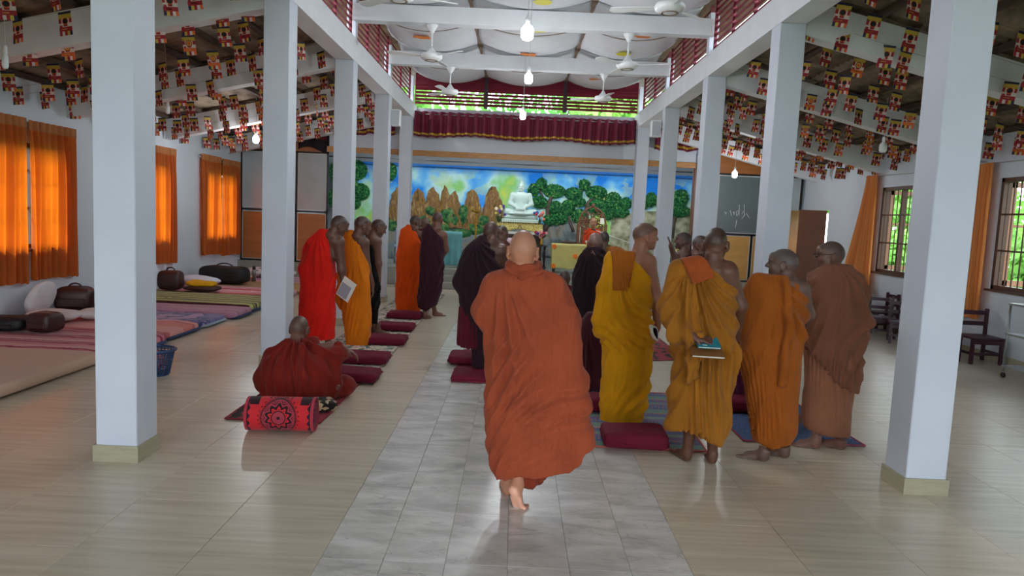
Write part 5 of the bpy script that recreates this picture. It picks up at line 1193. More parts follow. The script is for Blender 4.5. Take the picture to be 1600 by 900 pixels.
def stool(x, y, rz, label, z=0, s=1., flip=False, back=True):
    e = empty('wooden_chair', (x, y, z), rz, label, 'chair', 'maroon wooden chairs by the right wall')
    W, D, H, BH = .34*s, .32*s, .3*s, .62*s
    for sx_ in (-1, 1):
        for sy_ in (-1, 1): MB().box((sx_*W/2, sy_*D/2, (BH if sy_ > 0 and back else H)/2), (.04, .04, BH if sy_ > 0 and back else H)).build('leg', ST, e)
        MB().box((sx_*W/2, 0, H*.4), (.025, D, .035)).build('stretcher', ST, e)
    MB().box((0, -D/2, H*.4), (W, .025, .035)).build('stretcher', ST, e)
    MB().box((0, 0, H), (W+.05, D+.05, .03), 0, 0, .004).build('seat', ST, e)
    MB().box((0, -D/2, H-.05), (W, .03, .06)).build('apron', ST, e)
    if back:
        for z_ in (H+.14*s, H+.27*s): MB().box((0, D/2, z_), (W, .025, .05*s)).build('back_rail', ST, e)
    if flip: e.rotation_euler = (PI, 0, rz); e.location = (x, y, z+BH)
    return e
stool(6.1, 13.2, -.3, 'small backless maroon stool beside the leaning carpet', back=False)
stool(6.2, 12.6, -.3, 'maroon wooden chair, first of the far cluster beyond the nearest right column', s=1.05)
stool(6.3, 12.05, -.3, 'maroon wooden chair, middle of the far cluster under the window', s=1.1)
stool(6.35, 11.45, -.4, 'maroon wooden chair, nearest of the far cluster, touching the column in view', s=1.1)
stool(6.72, 12.85, -1.57, 'maroon wooden chair pushed to the wall behind the far cluster', s=1.1)
stool(6.12, 10.1, .1, 'maroon wooden chair half hidden by the nearest right column', s=1.15)
stool(6.62, 9.98, .0, 'maroon wooden chair nearest to the wheeled trolley', s=1.2)
stool(6.35, 10.75, .3, 'maroon wooden chair behind the two near ones', s=1.15)
b = MB(); superell(b, (6.55, 13.6, .38), (.55, .22, .76), .8, .25, 30, 10, noise=.008, seed=3, tilt=(.15, 0)); b.build('rolled_carpet', mat('brown_fibre', (92, 74, 64), .95, .8, 10, .6, 40, stretch=(6, 6, 1), col2=(56, 44, 40)), label='brown fibre carpet bundle standing under the swept curtain', cat='carpet')
tb = empty('wheeled_trolley', (6.62, 8.55, 0), 0, 'grey metal trolley on castors at the right edge', 'trolley'); GM = mat('grey_metal', (150, 152, 150), .35, metal=.6)
for x, y in ((-.36, -.3), (-.36, .35), (.2, -.3), (.2, .35)):
    b = MB(); b.tube([(x, y, .09), (x, y, .95)], .014, 8); b.build('post', GM, tb); b = MB(); b.tube([(x-.012, y, .035), (x+.012, y, .035)], .034, 14); b.build('castor', BLK, tb)
for z in (.14, .55, .93): MB().b2((-.38, -.32, z), (.22, .37, z+.025)).build('shelf', GM, tb)
# ================================================================ fans, bulbs, speakers
FANM = mat('fan_white', (226, 228, 230), .35)
def fan(x, y, label, rot):
    e = empty('ceiling_fan', (x, y, 4.5), rot, label, 'fan', 'white ceiling fans')
    b = MB(); b.lathe([(.02, -.12), (.03, -.1), (.085, -.01), (.085, 0)]); b.build('canopy', FANM, e)
    b = MB(); b.tube([(0, 0, -.08), (0, 0, -.4)], .013, 8); b.build('rod', FANM, e)
    b = MB(); b.lathe([(.015, -.3), (.05, -.36), (.085, -.4), (.09, -.42)]); b.build('lower_cup', FANM, e)
    b = MB(); b.lathe([(.09, -.4), (.15, -.415), (.165, -.45), (.15, -.485), (.1, -.51), (.02, -.515)], n=28); b.build('motor_housing', FANM, e)
    b = MB(); b.lathe([(.095, -.508), (.1, -.513), (.08, -.518), (.078, -.512)], n=28); b.build('ring', mat('fan_trim', (150, 130, 110), .3, metal=.5), e)
    for k in range(3):
        M = Matrix.Rotation(k*2*PI/3, 4, 'Z') @ Matrix.Translation((0, 0, -.455)) @ Matrix.Rotation(.2, 4, 'X'); b = MB()
        vs = [(.14, -.03), (.24, -.045), (.5, -.065), (.62, -.06), (.65, 0), (.62, .06), (.5, .055), (.24, .035), (.14, .03)]; n = len(vs)
        b.add([(x_, y_, 0) for x_, y_ in vs]+[(x_, y_, .006) for x_, y_ in vs], [tuple(range(n)), tuple(range(2*n-1, n-1, -1))]+[(i, (i+1) % n, (i+1) % n+n, i+n) for i in range(n)], 0, False, M); b.build('blade', FANM, e)
for i, y in enumerate((7.86, 10.77, 13.73)):
    for j, x in enumerate((-1.35, 1.54)): fan(x, y, 'white ceiling fan on the %s side, %s row from the camera' % (['left', 'right'][j], ['first', 'second', 'third'][i]), .35+j*.4+i)
GL = mat('lamp_glass_lit', (255, 255, 255), .4, emit=(235, 244, 255), es=9.); GO = mat('lamp_glass_off', (226, 232, 234), .3); CORD = mat('white_cord', (206, 206, 206), .6)
def bulb(c, ztop, lit, label, r=.055, W=34.):
    e = empty('hanging_bulb', c, 0, label, 'lamp', 'hanging bulbs'); b = MB(); b.tube([(0, 0, .14), (.004, 0, (ztop-c[2])*.5), (0, 0, ztop-c[2])], .0045, 5); b.build('cord', CORD, e)
    b = MB(); b.lathe([(.022, .07), (.022, .14), (.012, .155)], n=12); b.build('socket', FANM, e)
    b = MB(); b.lathe([(.02, .075), (r*.7, .055), (r, .03), (r, -.05), (r*.7, -.075), (.004, -.08)], n=18); b.build('glass', GL if lit else GO, e)
    if lit:
        ld = bpy.data.lights.new('bulb_light', 'POINT'); ld.energy = W; ld.shadow_soft_size = .07; ld.color = (.93, .97, 1); lo = bpy.data.objects.new('bulb_light', ld); C.objects.link(lo); lo.parent = e; lo.location = (0, 0, -.16)
q = aY(824, 50, 7.3); bulb(tuple(q), 4.85, True, 'lit bulb hanging nearest over the aisle, big and square', .062)
q = aY(826, 122, 10.0); bulb(tuple(q), 4.85, True, 'lit bulb hanging over the aisle, second from the camera')
q = aY(817, 180, 13.4); bulb(tuple(q), 4.85, True, 'lit bulb over the aisle in front of the shrine curtain')
q = aY(400, 217, 13.5); bulb(tuple(q), rafz(q[0])+.45, True, 'lit bulb in the left aisle near the partition', W=30.)
q = aY(1148, 272, 15.6); bulb(tuple(q), rafz(q[0])+.45, True, 'lit bulb in the right aisle before the chalkboard', W=30.)
q = aY(1380, 230, 10.6); bulb(tuple(q), rafz(q[0])+.45, False, 'unlit white bulb hanging in the right aisle')
q = aY(8, 95, 7.3); bulb(tuple(q), rafz(q[0])+.45, False, 'unlit lamp socket on a long cord at the left picture edge', .03)
q = aY(262, 170, 10.9); bulb(tuple(q), rafz(q[0])+.45, False, 'small unlit lamp on a cord right of the nearest left column', .03)
for s_, (px, py) in ((-1, (619, 185)), (1, (1024, 202))):
    q = aY(px, py, 13.9); e = empty('wall_speaker', (q[0], q[1], q[2]-.15), 0, 'white box speaker on the fourth %s column' % ('left' if s_ < 0 else 'right'), 'speaker')
    MB().b2((-.09, -.09, 0), (.09, .09, .31), 0, .012).build('cabinet', FANM, e); MB().b2((-.075, -.098, .02), (.075, -.09, .29)).build('grille', mat('grille_grey', (186, 190, 194), .6), e); MB().box((s_*.12*1, 0, .15), (.08, .03, .05)).build('bracket', BLK, e)
# ================================================================ bunting
FM = [mat('flag_white', (206, 190, 184), .7), mat('flag_navy', (24, 26, 62), .7), mat('flag_yellow', (190, 160, 60), .7), mat('flag_red', (150, 24, 36), .7), mat('flag_orange', (214, 96, 40), .7), mat('flag_black', (14, 12, 22), .7)]
def flag_mesh(var):
    b = MB(); W, H = .062, .205
    b.b2((-W, -.0006, -H), (W, .0006, 0), 0)
    def r(x0, x1, z0, z1, m):
        for s_ in (-1, 1): b.add([(x0*W, s_*.0012, z0*H), (x1*W, s_*.0012, z0*H), (x1*W, s_*.0012, z1*H), (x0*W, s_*.0012, z1*H)], [(0, 1, 2, 3)], m)
    def disc(cx, cz, rr, m, o=.0018):
        for s_ in (-1, 1): b.add([(cx*W+rr*math.cos(2*PI*k/12), s_*o, cz*H+rr*math.sin(2*PI*k/12)) for k in range(12)], [tuple(range(12))], m)
    r(-1, 1, -.1, 0, 1); r(-1, 1, -.3, -.1, 2); r(-1, -.62, -.48, -.24, 3); r(.62, 1, -.48, -.24, 3); r(-.3, .3, -.62, -.5, 3); r(-.9, -.5, -.66, -.56, 3)
    r(-1, 1, -.82, -.64, 3 if var != 1 else 4); r(-.55, .2, -.75, -.71, 2)
    for k, m in enumerate((1, 2, 3, 0, 4) if var != 2 else (3, 0, 3, 2, 1)): r(-1+.4*k, -.6+.4*k, -1, -.82, m)
    if var == 1: disc(0, -.42, .034, 3); disc(0, -.42, .026, 2, .0022); disc(0, -.42, .017, 4, .0026)
    else: disc(0, -.4, .03, 4); disc(0, -.4, .024, 5, .0024); r(-.2, .2, -.4, -.37, 0); 
    me = b.mesh('flag%d' % var, False)
    for m in FM: me.materials.append(m)
    return me
FMS = [flag_mesh(0), flag_mesh(1), flag_mesh(2)]
STR = mat('string', (120, 114, 100), .8); rg = random.Random(3)
onames = ['first', 'second', 'third', 'fourth', 'fifth', 'sixth', 'seventh', 'eighth', 'ninth', 'tenth', 'eleventh', 'twelfth', 'thirteenth', 'fourteenth', 'fifteenth', 'sixteenth', 'seventeenth', 'eighteenth', 'nineteenth', 'twentieth']
for side in (-1, 1):
    k = 0; y = 5.3
    while y < 16.6 and k < 20:
        xa = XL-CW-.02 if side < 0 else XR+CW+.02; xb = (WL+.02) if side < 0 else (WR-.02); dy = rg.uniform(-.35, .35); sag = rg.uniform(.1, .22)
        def P(t): return Vector((xa+(xb-xa)*t, y+dy*t, rafz(xa+(xb-xa)*t)-sag*4*t*(1-t)*.45+.2))
        e = empty('flag_bunting', tuple(P(0)), 0, 'string of small printed flags under the %s aisle roof, %s from the camera' % ('left' if side < 0 else 'right', onames[k]), 'bunting', 'flag bunting in the %s aisle' % ('left' if side < 0 else 'right'))
        b = MB(); o0 = P(0); b.tube([P(i/12)-o0 for i in range(13)], .0016, 4); b.build('string', STR, e)
        n = 12
        for j in range(n):
            if rg.random() < .06: continue
            t = (j+.5+rg.uniform(-.3, .3))/n; p = P(t)-o0; f_ = bpy.data.objects.new('flag', FMS[0 if rg.random() < .6 else rg.choice((1, 2))]); C.objects.link(f_); f_.parent = e
            f_.location = p; f_.rotation_euler = (rg.uniform(-.12, .12), math.atan2(-(P(min(1, t+.02))-P(t)).z, .27*0+abs((P(min(1, t+.02))-P(t)).x))*side*.6, rg.uniform(-.5, .5) if rg.random() < .85 else rg.uniform(-1.2, 1.2))
            f_.scale = (1.12, 1, 1.12)
        k += 1; y += .64
# ================================================================ shrine: mural, partitions, stage furniture
MY = 20.28
def at(x, y, Y=MY-.03): q = aY(x, y, Y); return q
def sky_paint(k):
    M = k['M']; n1 = k['noise'](.9, 3); n2 = k['noise'](2.1, 2)
    base = k['ramp'](n1, [(.34, (24, 130, 230)), (.44, (110, 190, 240)), (.52, (190, 230, 226)), (.6, (140, 210, 120)), (.7, (206, 220, 90))], False)
    hi = k['mix'](M('MULTIPLY', M('GREATER_THAN', n2, .56), .35), base, (196, 222, 120))
    top = M('MINIMUM', M('MAXIMUM', M('MULTIPLY', M('ADD', k['z'], -2.86), 4.), 0.), 1.)
    return k['mix'](top, hi, (16, 112, 206))
mu = empty('mural', (0, 0, 0), 0, 'relief mural of blue sky, brown crags and green trees behind the shrine', 'mural')
MB().b2((-4.84, MY, .42), (4.98, MY+.03, 3.12)).build('painted_sky', ramp_mat('painted_sky', sky_paint, bump=.3), mu)
def crag(k):
    M = k['M']; st = k['M']('ADD', M('MULTIPLY', k['noise'](3.5, 7), 3.), M('MULTIPLY', M('SINE', M('ADD', M('MULTIPLY', k['x'], 34), M('MULTIPLY', k['noise'](4, 5), 12))), .3))
    return k['ramp'](M('MULTIPLY', st, .4), [(.3, (74, 58, 36)), (.5, (146, 114, 56)), (.62, (122, 86, 64)), (.8, (162, 138, 84))], False)
CR = ramp_mat('painted_crag', crag, bump=.6)
def relief(name, px, m, depth=.09, Y=MY, seed=0, nz=.02):
    """px: ridge line [(x, ytop)], base y; builds a bumpy solid relief standing off the wall"""
    ridge, yb = px; r = random.Random(seed); P = [at(x, y) for x, y in ridge]; zb = at(ridge[0][0], yb)[2]
    xs = [p[0] for p in P]; zs = [p[2] for p in P]; n = 40
    def f(u, v):
        x = xs[0]+(xs[-1]-xs[0])*u; zt = float(np.interp(x, xs, zs)); z = zb+(zt-zb)*v
        d = depth*(1-v)**.5*(math.sin(PI*u)**.4)*(.75+.25*math.sin(x*26+seed+2*math.sin(z*5)))+.012*math.sin(x*60+z*13)*math.sin(PI*u)
        return (x+.012*math.sin(z*30+seed), Y-.002-max(0, d), z)
    b = MB(); b.grid(f, n, 18); o = b.build(name, m, mu, fix=False); return o
for i, (rg_, yb) in enumerate([([(604, 345), (611, 305), (620, 292), (628, 300), (640, 345)], 345), ([(636, 350), (646, 300), (654, 294), (662, 302), (672, 350)], 350), ([(658, 352), (668, 300), (676, 291), (686, 305), (694, 352)], 352), ([(684, 355), (690, 300), (695, 288), (703, 305), (712, 297), (722, 330), (730, 355)], 355), ([(718, 358), (730, 300), (738, 295), (746, 303), (760, 358)], 358), ([(748, 360), (760, 302), (768, 291), (775, 292), (786, 320), (800, 360)], 360)]):
    relief('crag', (rg_, yb), CR, .1, seed=i)
HB = ramp_mat('painted_bush', lambda k: k['ramp'](k['noise'](9, 5), [(.35, (20, 60, 34)), (.5, (44, 104, 56)), (.62, (96, 128, 70)), (.7, (130, 130, 90))], False), bump=.8)
RK = ramp_mat('painted_rock', lambda k: k['ramp'](k['noise'](3.5, 6), [(.35, (84, 92, 92)), (.5, (116, 128, 130)), (.6, (138, 132, 116)), (.75, (96, 96, 88))], False), bump=.8)
relief('rock_bank', ([(516, 372), (540, 352), (600, 346), (660, 352), (720, 350), (790, 352), (840, 362), (880, 362)], 440), RK, .16, seed=20)
for i, (x, y, rx, rz) in enumerate([(640, 352, 14, 8), (660, 345, 16, 9), (700, 338, 14, 14), (724, 336, 9, 16), (686, 356, 20, 10), (742, 358, 18, 10), (775, 356, 14, 9), (612, 352, 10, 10), (560, 352, 14, 10), (628, 340, 9, 8), (672, 330, 8, 9), (708, 345, 10, 9), (756, 345, 10, 9), (792, 350, 12, 10), (650, 362, 16, 8), (720, 365, 18, 8)]):
    c = at(x, y); s_ = 1/(FPX/MY); b = MB(); b.ball(tuple(c-np.array([0, -.02, 0])), 1., 12, 0, rx*s_, .09, rz*s_); b.build('painted_bush', HB, mu)
LFm = ramp_mat('painted_leaves', lambda k: k['ramp'](k['noise'](17, 4), [(.38, (8, 60, 34)), (.5, (22, 104, 56)), (.6, (60, 140, 70)), (.68, (140, 170, 90))], False), bump=1.)
TKm = mat('painted_trunk', (74, 64, 58), .8, .6, 8, .4, 30, col2=(120, 104, 92))
def crown(x, y, rx, rz, seed):
    c = at(x, y); s_ = MY/FPX; r = random.Random(seed); b = MB(); b.ball(tuple(c+np.array([0, .02, 0])), 1., 14, 0, rx*s_, .13, rz*s_)
    vs = []; fs = []
    for k in range(90):     # stucco leaf dabs
        a = r.random()*2*PI; q = math.sqrt(r.random())*.96; px, pz = q*math.cos(a)*rx*s_, q*math.sin(a)*rz*s_; py = -.13*math.sqrt(max(0, 1-q*q))+.012; t = r.random()*PI; L = .045; k0 = len(vs)
        vs += [(c[0]+px+L*math.cos(t), c[1]+py-.02, c[2]+pz+L*math.sin(t)), (c[0]+px-L*.5*math.sin(t), c[1]+py, c[2]+pz+L*.5*math.cos(t)), (c[0]+px-L*math.cos(t), c[1]+py-.02, c[2]+pz-L*math.sin(t)), (c[0]+px+L*.5*math.sin(t), c[1]+py, c[2]+pz-L*.5*math.cos(t))]; fs.append((k0, k0+1, k0+2, k0+3))
    b.add(vs, fs, 0); return b.build('painted_crown', LFm, mu, fix=False)
for i, a in enumerate([(846, 288, 9, 10), (834, 297, 9, 10), (866, 299, 18, 11), (843, 316, 13, 10), (868, 325, 12, 11), (896, 303, 14, 10), (913, 289, 9, 9), (932, 301, 17, 11), (905, 316, 10, 8), (887, 325, 11, 13), (905, 338, 13, 12), (934, 323, 17, 13), (958, 315, 13, 15), (950, 334, 10, 10), (978, 318, 10, 9), (1003, 318, 10, 12), (1017, 312, 9, 12), (1035, 315, 12, 12), (1063, 310, 13, 14), (872, 342, 16, 10), (858, 344, 10, 9), (968, 332, 16, 8), (1060, 330, 20, 10)]): crown(*a, i)
for i, a in enumerate([(530, 268, 16, 18), (556, 266, 18, 16), (540, 290, 20, 16), (562, 300, 16, 14), (525, 310, 14, 16), (610, 268, 10, 14), (550, 318, 14, 10)]): crown(*a, 50+i)
def trunk_(pts, w):
    P = [at(x, y) for x, y in pts]; b = MB(); b.tube([tuple(p+np.array([0, -.01, 0])) for p in P], [w*MY/FPX*(1-.5*i/(len(P)-1)) for i in range(len(P))], 8); b.build('painted_branch', TKm, mu)
for p, w in [([(850, 362), (856, 345), (856, 325), (862, 305), (868, 295)], 4.5), ([(857, 330), (850, 312), (844, 300), (840, 292)], 2.5), ([(856, 318), (862, 306), (874, 298)], 2.5), ([(918, 350), (915, 330), (920, 316), (930, 306), (940, 302)], 4), ([(917, 322), (908, 312), (900, 304)], 2.5), ([(925, 311), (916, 298), (913, 290)], 2), ([(896, 362), (890, 345), (888, 330)], 2.5), ([(905, 350), (896, 335), (890, 328)], 2), ([(1048, 372), (1052, 345), (1062, 325)], 5), ([(540, 372), (542, 340), (538, 300)], 5), ([(528, 372), (526, 330), (532, 290)], 3.5)]: trunk_(p, w)
relief('stone_well', ([(846, 352), (862, 346), (880, 337), (894, 345), (902, 352)], 400), RK, .14, seed=31)
WF = ramp_mat('painted_cliff', lambda k: k['ramp'](k['noise'](5, 6, None), [(.35, (110, 112, 84)), (.5, (160, 160, 130)), (.65, (186, 186, 160))], False), bump=.6)
relief('cliff', ([(955, 345), (966, 336), (985, 332), (1010, 330), (1035, 330), (1084, 322)], 402), WF, .1, seed=33)
# ---- partitions
OW = mat('orange_plywood', (170, 104, 52), .45, .5, 2, .05, 10, stretch=(1, 1, 5), col2=(140, 82, 40)); YW = mat('yellow_plywood', (196, 150, 82), .45, .5, 2, .05, 10, stretch=(1, 1, 5), col2=(172, 126, 62))
GPN = mat('pale_board', (176, 186, 190), .2, .3, 2, spec=.7); CHK = mat('chalkboard', (98, 110, 112), .5, .4, 2.5, col2=(84, 96, 98)); ALU = mat('pale_edging', (200, 200, 196), .4)
PYY = 17.38
def panel(par, x0, x1, z0, z1, m, name='panel'):
    MB().b2((x0, PYY, z0), (x1, PYY+.03, z1)).build(name, m, par)
    for a, c in (((x0, z0), (x1, z0+.015)), ((x0, z1-.015), (x1, z1)), ((x0, z0), (x0+.015, z1)), ((x1-.015, z0), (x1, z1))): MB().b2((a[0], PYY-.008, a[1]), (c[0], PYY, c[1])).build('edging', ALU, par)
pl = empty('partition', (0, 0, 0), 0, 'black framed partition on the left with pale boards over orange brown boards', 'partition')
for x0, x1 in ((-6.66, -5.38), (-5.32, -4.62)): panel(pl, x0, x1, .46, 1.62, OW, 'lower_board'); panel(pl, x0, x1, 1.7, 3.06, GPN, 'upper_board')
for x in (-6.68, -5.35, -4.6): MB().b2((x-.02, PYY-.02, .42), (x+.02, PYY+.03, 3.1)).build('frame_post', BLK, pl)
for z in (.44, 1.66, 3.08): MB().b2((-6.7, PYY-.02, z-.02), (-4.58, PYY+.03, z+.02)).build('frame_rail', BLK, pl)
MB().prism([(-6.7, 3.1), (-4.58, 3.1), (-4.58, rafz(-4.58)+.28), (-6.7, 3.16)], 1, PYY, PYY+.03).build('gable_board', OW, pl)
b = MB(); b.tube([(-6.7, PYY-.01, 3.14), (-4.58, PYY-.01, rafz(-4.58)+.22)], .018, 6); b.build('frame_rail', BLK, pl)
b = MB(); 
def fd(u, v): return (-5.3+u*.75, PYY-.06-.03*math.sin(u*14), 3.72-.58*v*(1-.12*math.sin(u*5)))
b.grid(fd, 30, 8); o = b.build('dark_drape', mat('near_black_cloth', (26, 20, 28), .9), label='black and dark red cloths slung over the left partition', cat='cloth', fix=False); solidify(o, .01)
b = MB(); b.grid(lambda u, v: (-4.85+u*.25, PYY-.11-.02*math.sin(u*9), 3.74-.36*v), 10, 6); o = b.build('maroon_drape', mat('maroon_drape', (92, 22, 32), .9), label='dark red cloth hanging at the right end of the left partition', cat='cloth', fix=False); solidify(o, .01)
pr = empty('partition', (0, 0, 0), 0, 'black framed partition on the right with a chalkboard over yellow boards', 'partition')
panel(pr, 4.38, 5.02, .46, 1.54, YW, 'lower_board'); panel(pr, 5.08, 5.72, .46, 1.54, YW, 'lower_board'); panel(pr, 5.78, 6.86, .46, 1.54, YW, 'lower_board'); panel(pr, 4.86, 6.05, 1.6, 2.98, CHK, 'chalkboard'); panel(pr, 6.1, 6.84, 1.6, 2.98, GPN, 'upper_board'); panel(pr, 4.38, 4.8, 1.6, 2.98, GPN, 'upper_board')
for x in (4.36, 5.05, 5.75, 6.87): MB().b2((x-.025, PYY-.02, .42), (x+.025, PYY+.03, 1.57 if 5 < x < 6 else 3.02)).build('frame_post', BLK, pr)
for z in (.44, 1.57, 3.01): MB().b2((4.34, PYY-.02, z-.02), (6.9, PYY+.03, z+.02)).build('frame_rail', BLK, pr)
MB().prism([(4.34, 3.03), (6.9, 3.03), (6.9, 3.06), (4.34, rafz(4.34)+.22)], 1, PYY, PYY+.03).build('gable_board', OW, pr)
b = MB(); b.tube([(6.9, PYY-.01, 3.05), (4.34, PYY-.01, rafz(4.34)+.2)], .018, 6); b.build('frame_rail', BLK, pr)
CH = mat('white_chalk', (222, 226, 226), .9)
def chalk(pts, w=.006):
    P = [aY(x, y, PYY-.012) for x, y in pts]; b = MB(); b.tube([tuple(p) for p in P], w, 5); return b
for pts in ([(1134, 335), (1132, 331), (1135, 332), (1134, 335)], [(1141, 329), (1143, 337)], [(1146, 331), (1147, 336), (1147, 331)], [(1151, 337), (1150, 331), (1153, 329), (1154, 333), (1151, 338)], [(1155, 337), (1155, 320)], [(1163, 319), (1163, 338)], [(1159, 335), (1161, 330), (1164, 335), (1159, 342)], [(1166, 333), (1171, 341)], [(1151, 344), (1149, 356)]): chalk(pts).build('chalk_writing', CH, pr)
# ---- valances
VM = mat('maroon_velvet', (118, 16, 54), .7, .3, 6, sheen=.1, col2=(84, 12, 38)); VG = mat('gold_braid', (206, 170, 50), .45, .3, 20, col2=(160, 120, 30))
def valance(x0, x1, z1, drop, label, Y=17.1, n=None):
    e = empty('valance', (x0, Y, 0), 0, label, 'valance', 'maroon stage valances'); W = x1-x0; n = n or int(W/.2)
    def f(u, v, off=0):
        k = math.sin(u*n*2*PI)+.25*math.sin(u*n*PI*1.13); return (u*W, -.085*(.5+.5*v)*k-off, z1-drop*v*(1+.05*math.sin(u*17))+(.02*abs(math.sin(u*n*PI)) if v == 0 else 0))
    b = MB(); b.grid(f, n*12, 10); o = b.build('pleated_cloth', VM, e, fix=False); solidify(o, .004)
    b = MB(); b.grid(lambda u, v: f(u, .84+.075*v, .006), n*12, 1); b.build('gold_band', VG, e, fix=False)
    b = MB(); b.tube([(0, 0, z1-.05), (W, 0, z1-.05)], .012, 6); b.build('rod', GM, e); return e
valance(-2.52, 2.8, 4.1, .55, 'long maroon pleated valance with gold band over the shrine opening', 16.93)
valance(-4.5, -2.95, 4.12, .58, 'maroon and gold valance left of the centre one, behind the left columns'); valance(3.2, 4.9, 4.1, .6, 'maroon and gold valance right of the centre one, behind the right columns')
# ---- altar table and statue
YB = 18.7
def pxy(x, y, Y): q = aY(x, y, Y); return q
tb2 = empty('altar_table', (.1, YB, .42), 0, 'altar table with a dark wooden front under gold cloth', 'table')
DKW = mat('carved_dark_wood', (66, 40, 26), .5, .6, 12, .6, 40)
MB().b2((-.5, -.3, 0), (.55, .35, .9)).build('cabinet', DKW, tb2); MB().b2((-.6, -.38, .9), (.64, .4, .96)).build('top', mat('white_top', (214, 214, 210), .4), tb2)
for x in (-.52, .56):
    b = MB(); b.lathe([(.05, 0), (.03, .1), (.045, .25), (.025, .45), (.045, .65), (.03, .8), (.05, .9)], (x, -.33, 0), 12); b.build('leg', DKW, tb2)
st2 = empty('statue_stand', (.1, YB, 1.38), 0, 'low black stand under the gold altar cloth', 'stand'); 
for x in (-.5, .5): MB().b2((x-.06, -.25, 0), (x+.06, .25, .2)).build('foot', BLK, st2)
MB().b2((-.56, -.28, .16), (.6, .28, .2)).build('board', BLK, st2)
GC = ramp_mat('gold_brocade', lambda k: k['mix'](k['M']('GREATER_THAN', k['noise'](26, 2), .52), (204, 196, 120), (176, 150, 70)), bump=.3)
gc = empty('altar_cloth', (.1, YB, 1.38), 0, 'gold brocade cloth with swagged edge beneath the statue', 'tablecloth')
def g(u, v):
    x = -.58+1.18*u; z = .22-(.2+.05*math.cos(u*2*PI))*v if v > 0 else .22; return (x, -.3-.01*math.sin(u*30)*v, z)
b = MB(); b.grid(g, 60, 6); o = b.build('cloth_front', GC, gc, fix=False); solidify(o, .006)
MB().b2((-.58, -.3, .2), (.6, .3, .225)).build('cloth_top', GC, gc)
b = MB()
for k in range(26): b.ball((-.56+1.14*k/25, -.305, .225), .018, 5)
o = b.build('bead_fringe', DKW, gc, kind='stuff')
for s_ in (-1, 1):
    b = MB(); b.tube([(.01, -.325, .19), (.01+s_*.03, -.325, .12), (.01+s_*.06, -.325, .08)], .008, 5); b.build('motif', DKW, gc)
SW = mat('celadon_white', (186, 208, 200), .4, .15, 4, col2=(170, 194, 186), spec=.5)
bu = empty('seated_statue', (.11, YB, 1.605), 0, 'white seated meditating statue on a stepped plinth', 'statue')
MB().b2((-.48, -.24, 0), (.48, .24, .1), 0, .02).build('plinth', SW, bu); MB().b2((-.44, -.22, .1), (.44, .22, .2), 0, .03).build('plinth_step', SW, bu)
F = Field((-.52, -.36, .1), (.52, .32, 1.15), .0105)
for s_ in (-1, 1):
    F.poly([(s_*.12, .02, .27), (s_*.36, -.08, .27), (s_*-.1, -.2, .265)], [.1, .085, .06], .05)
    F.poly([(s_*.215, .02, .72), (s_*.275, .0, .5), (s_*.07, -.2, .38)], [.072, .058, .04], .04)
F.trunk([(.22, 0, .02, .2, .15), (.35, 0, .02, .17, .13), (.5, 0, .02, .165, .115), (.66, 0, .02, .2, .12), (.75, 0, .02, .2, .1), (.8, 0, .02, .1, .075)], .04)
F.cone((0, .01, .78), (0, .0, .9), .06, .055, .03); F.cone((-.09, -.22, .35), (.09, -.22, .35), .045, .045, .03); F.ell((0, -.18, .24), (.3, .1, .04), None, .03)
HRb = rotm(PI, 0); head(F, (0, .0, .93), HRb, 1.0); F.ell((0, .0, 1.045), (.038, .04, .035), None, .02)
V_, Q_, G_ = F.mesh(); fr_ = np.sin((V_[:, 0]*.7+V_[:, 2])*95)*.0012*((V_[:, 2] > .4) & (V_[:, 2] < .76)); np_mesh('statue_body', V_+G_*fr_[:, None], Q_, SW, bu, np.zeros((len(V_), 4)))
# ---- flowers
def bouquet(c, label, cols, h=.34, r=.13, seed=0, n=9, vase=True):
    e = empty('flower_vase', c, 0, label, 'flowers'); rr = random.Random(seed)
    if vase: b = MB(); b.lathe([(.035, 0), (.05, .03), (.03, .1), (.025, .14), (.04, .17)], n=14); b.build('vase', mat('brass', (190, 150, 60), .3, metal=.9), e)
    gl = mat('leaf_green', (40, 84, 40), .7)
    for k in range(n):
        a = rr.random()*2*PI; q = r*rr.uniform(.2, 1); p = Vector((q*math.cos(a), q*math.sin(a)*.6, h*rr.uniform(.65, 1.1))); b = MB(); b.tube([(0, 0, .12), p*.6+Vector((0, 0, .05)), p], .004, 4); b.build('stem', gl, e)
        col = cols[k % len(cols)]; m = mat('petal_%d_%d_%d' % col, col, .6); b = MB(); R_ = rr.uniform(.03, .045)
        for j in range(7):
            t = 2*PI*j/7; ct = Vector((math.cos(t), -.45, math.sin(t))); b.ball(tuple(p+ct*R_*.55), R_*.55, 5, 0, 1, .6, 1)
        b.ball(tuple(p+Vector((0, -R_*.5, 0))), R_*.3, 4, 0); b.build('blossom', m, e, fix=False)
    for k in range(6): a = rr.random()*2*PI; b = MB(); t = Vector((math.cos(a)*r, math.sin(a)*r*.5, h*.6)); s2 = Vector((-math.sin(a), math.cos(a), 0))*.02; b.add([(0, 0, .15), tuple(t*.6+s2+Vector((0, 0, .1))), tuple(t+Vector((0, 0, .08))), tuple(t*.6-s2+Vector((0, 0, .1)))], [(0, 1, 2, 3)]); o = b.build('leaf', gl, e, fix=False)
PUR = (96, 60, 160); WHY = (236, 226, 190); YEL = (206, 200, 70); ORF = (240, 130, 100); REDF = (190, 50, 70); PNK = (226, 150, 150)
bouquet((-.43, YB-.2, 1.38), 'purple, white and yellow flowers in a vase left of the statue', [PUR, WHY, YEL, PUR, WHY], .6, .16, 1, 11)
bouquet((.6, YB-.22, 1.38), 'orange and pink flowers in a vase right of the statue', [ORF, PNK, REDF, (60, 80, 150), ORF], .52, .13, 2, 10)
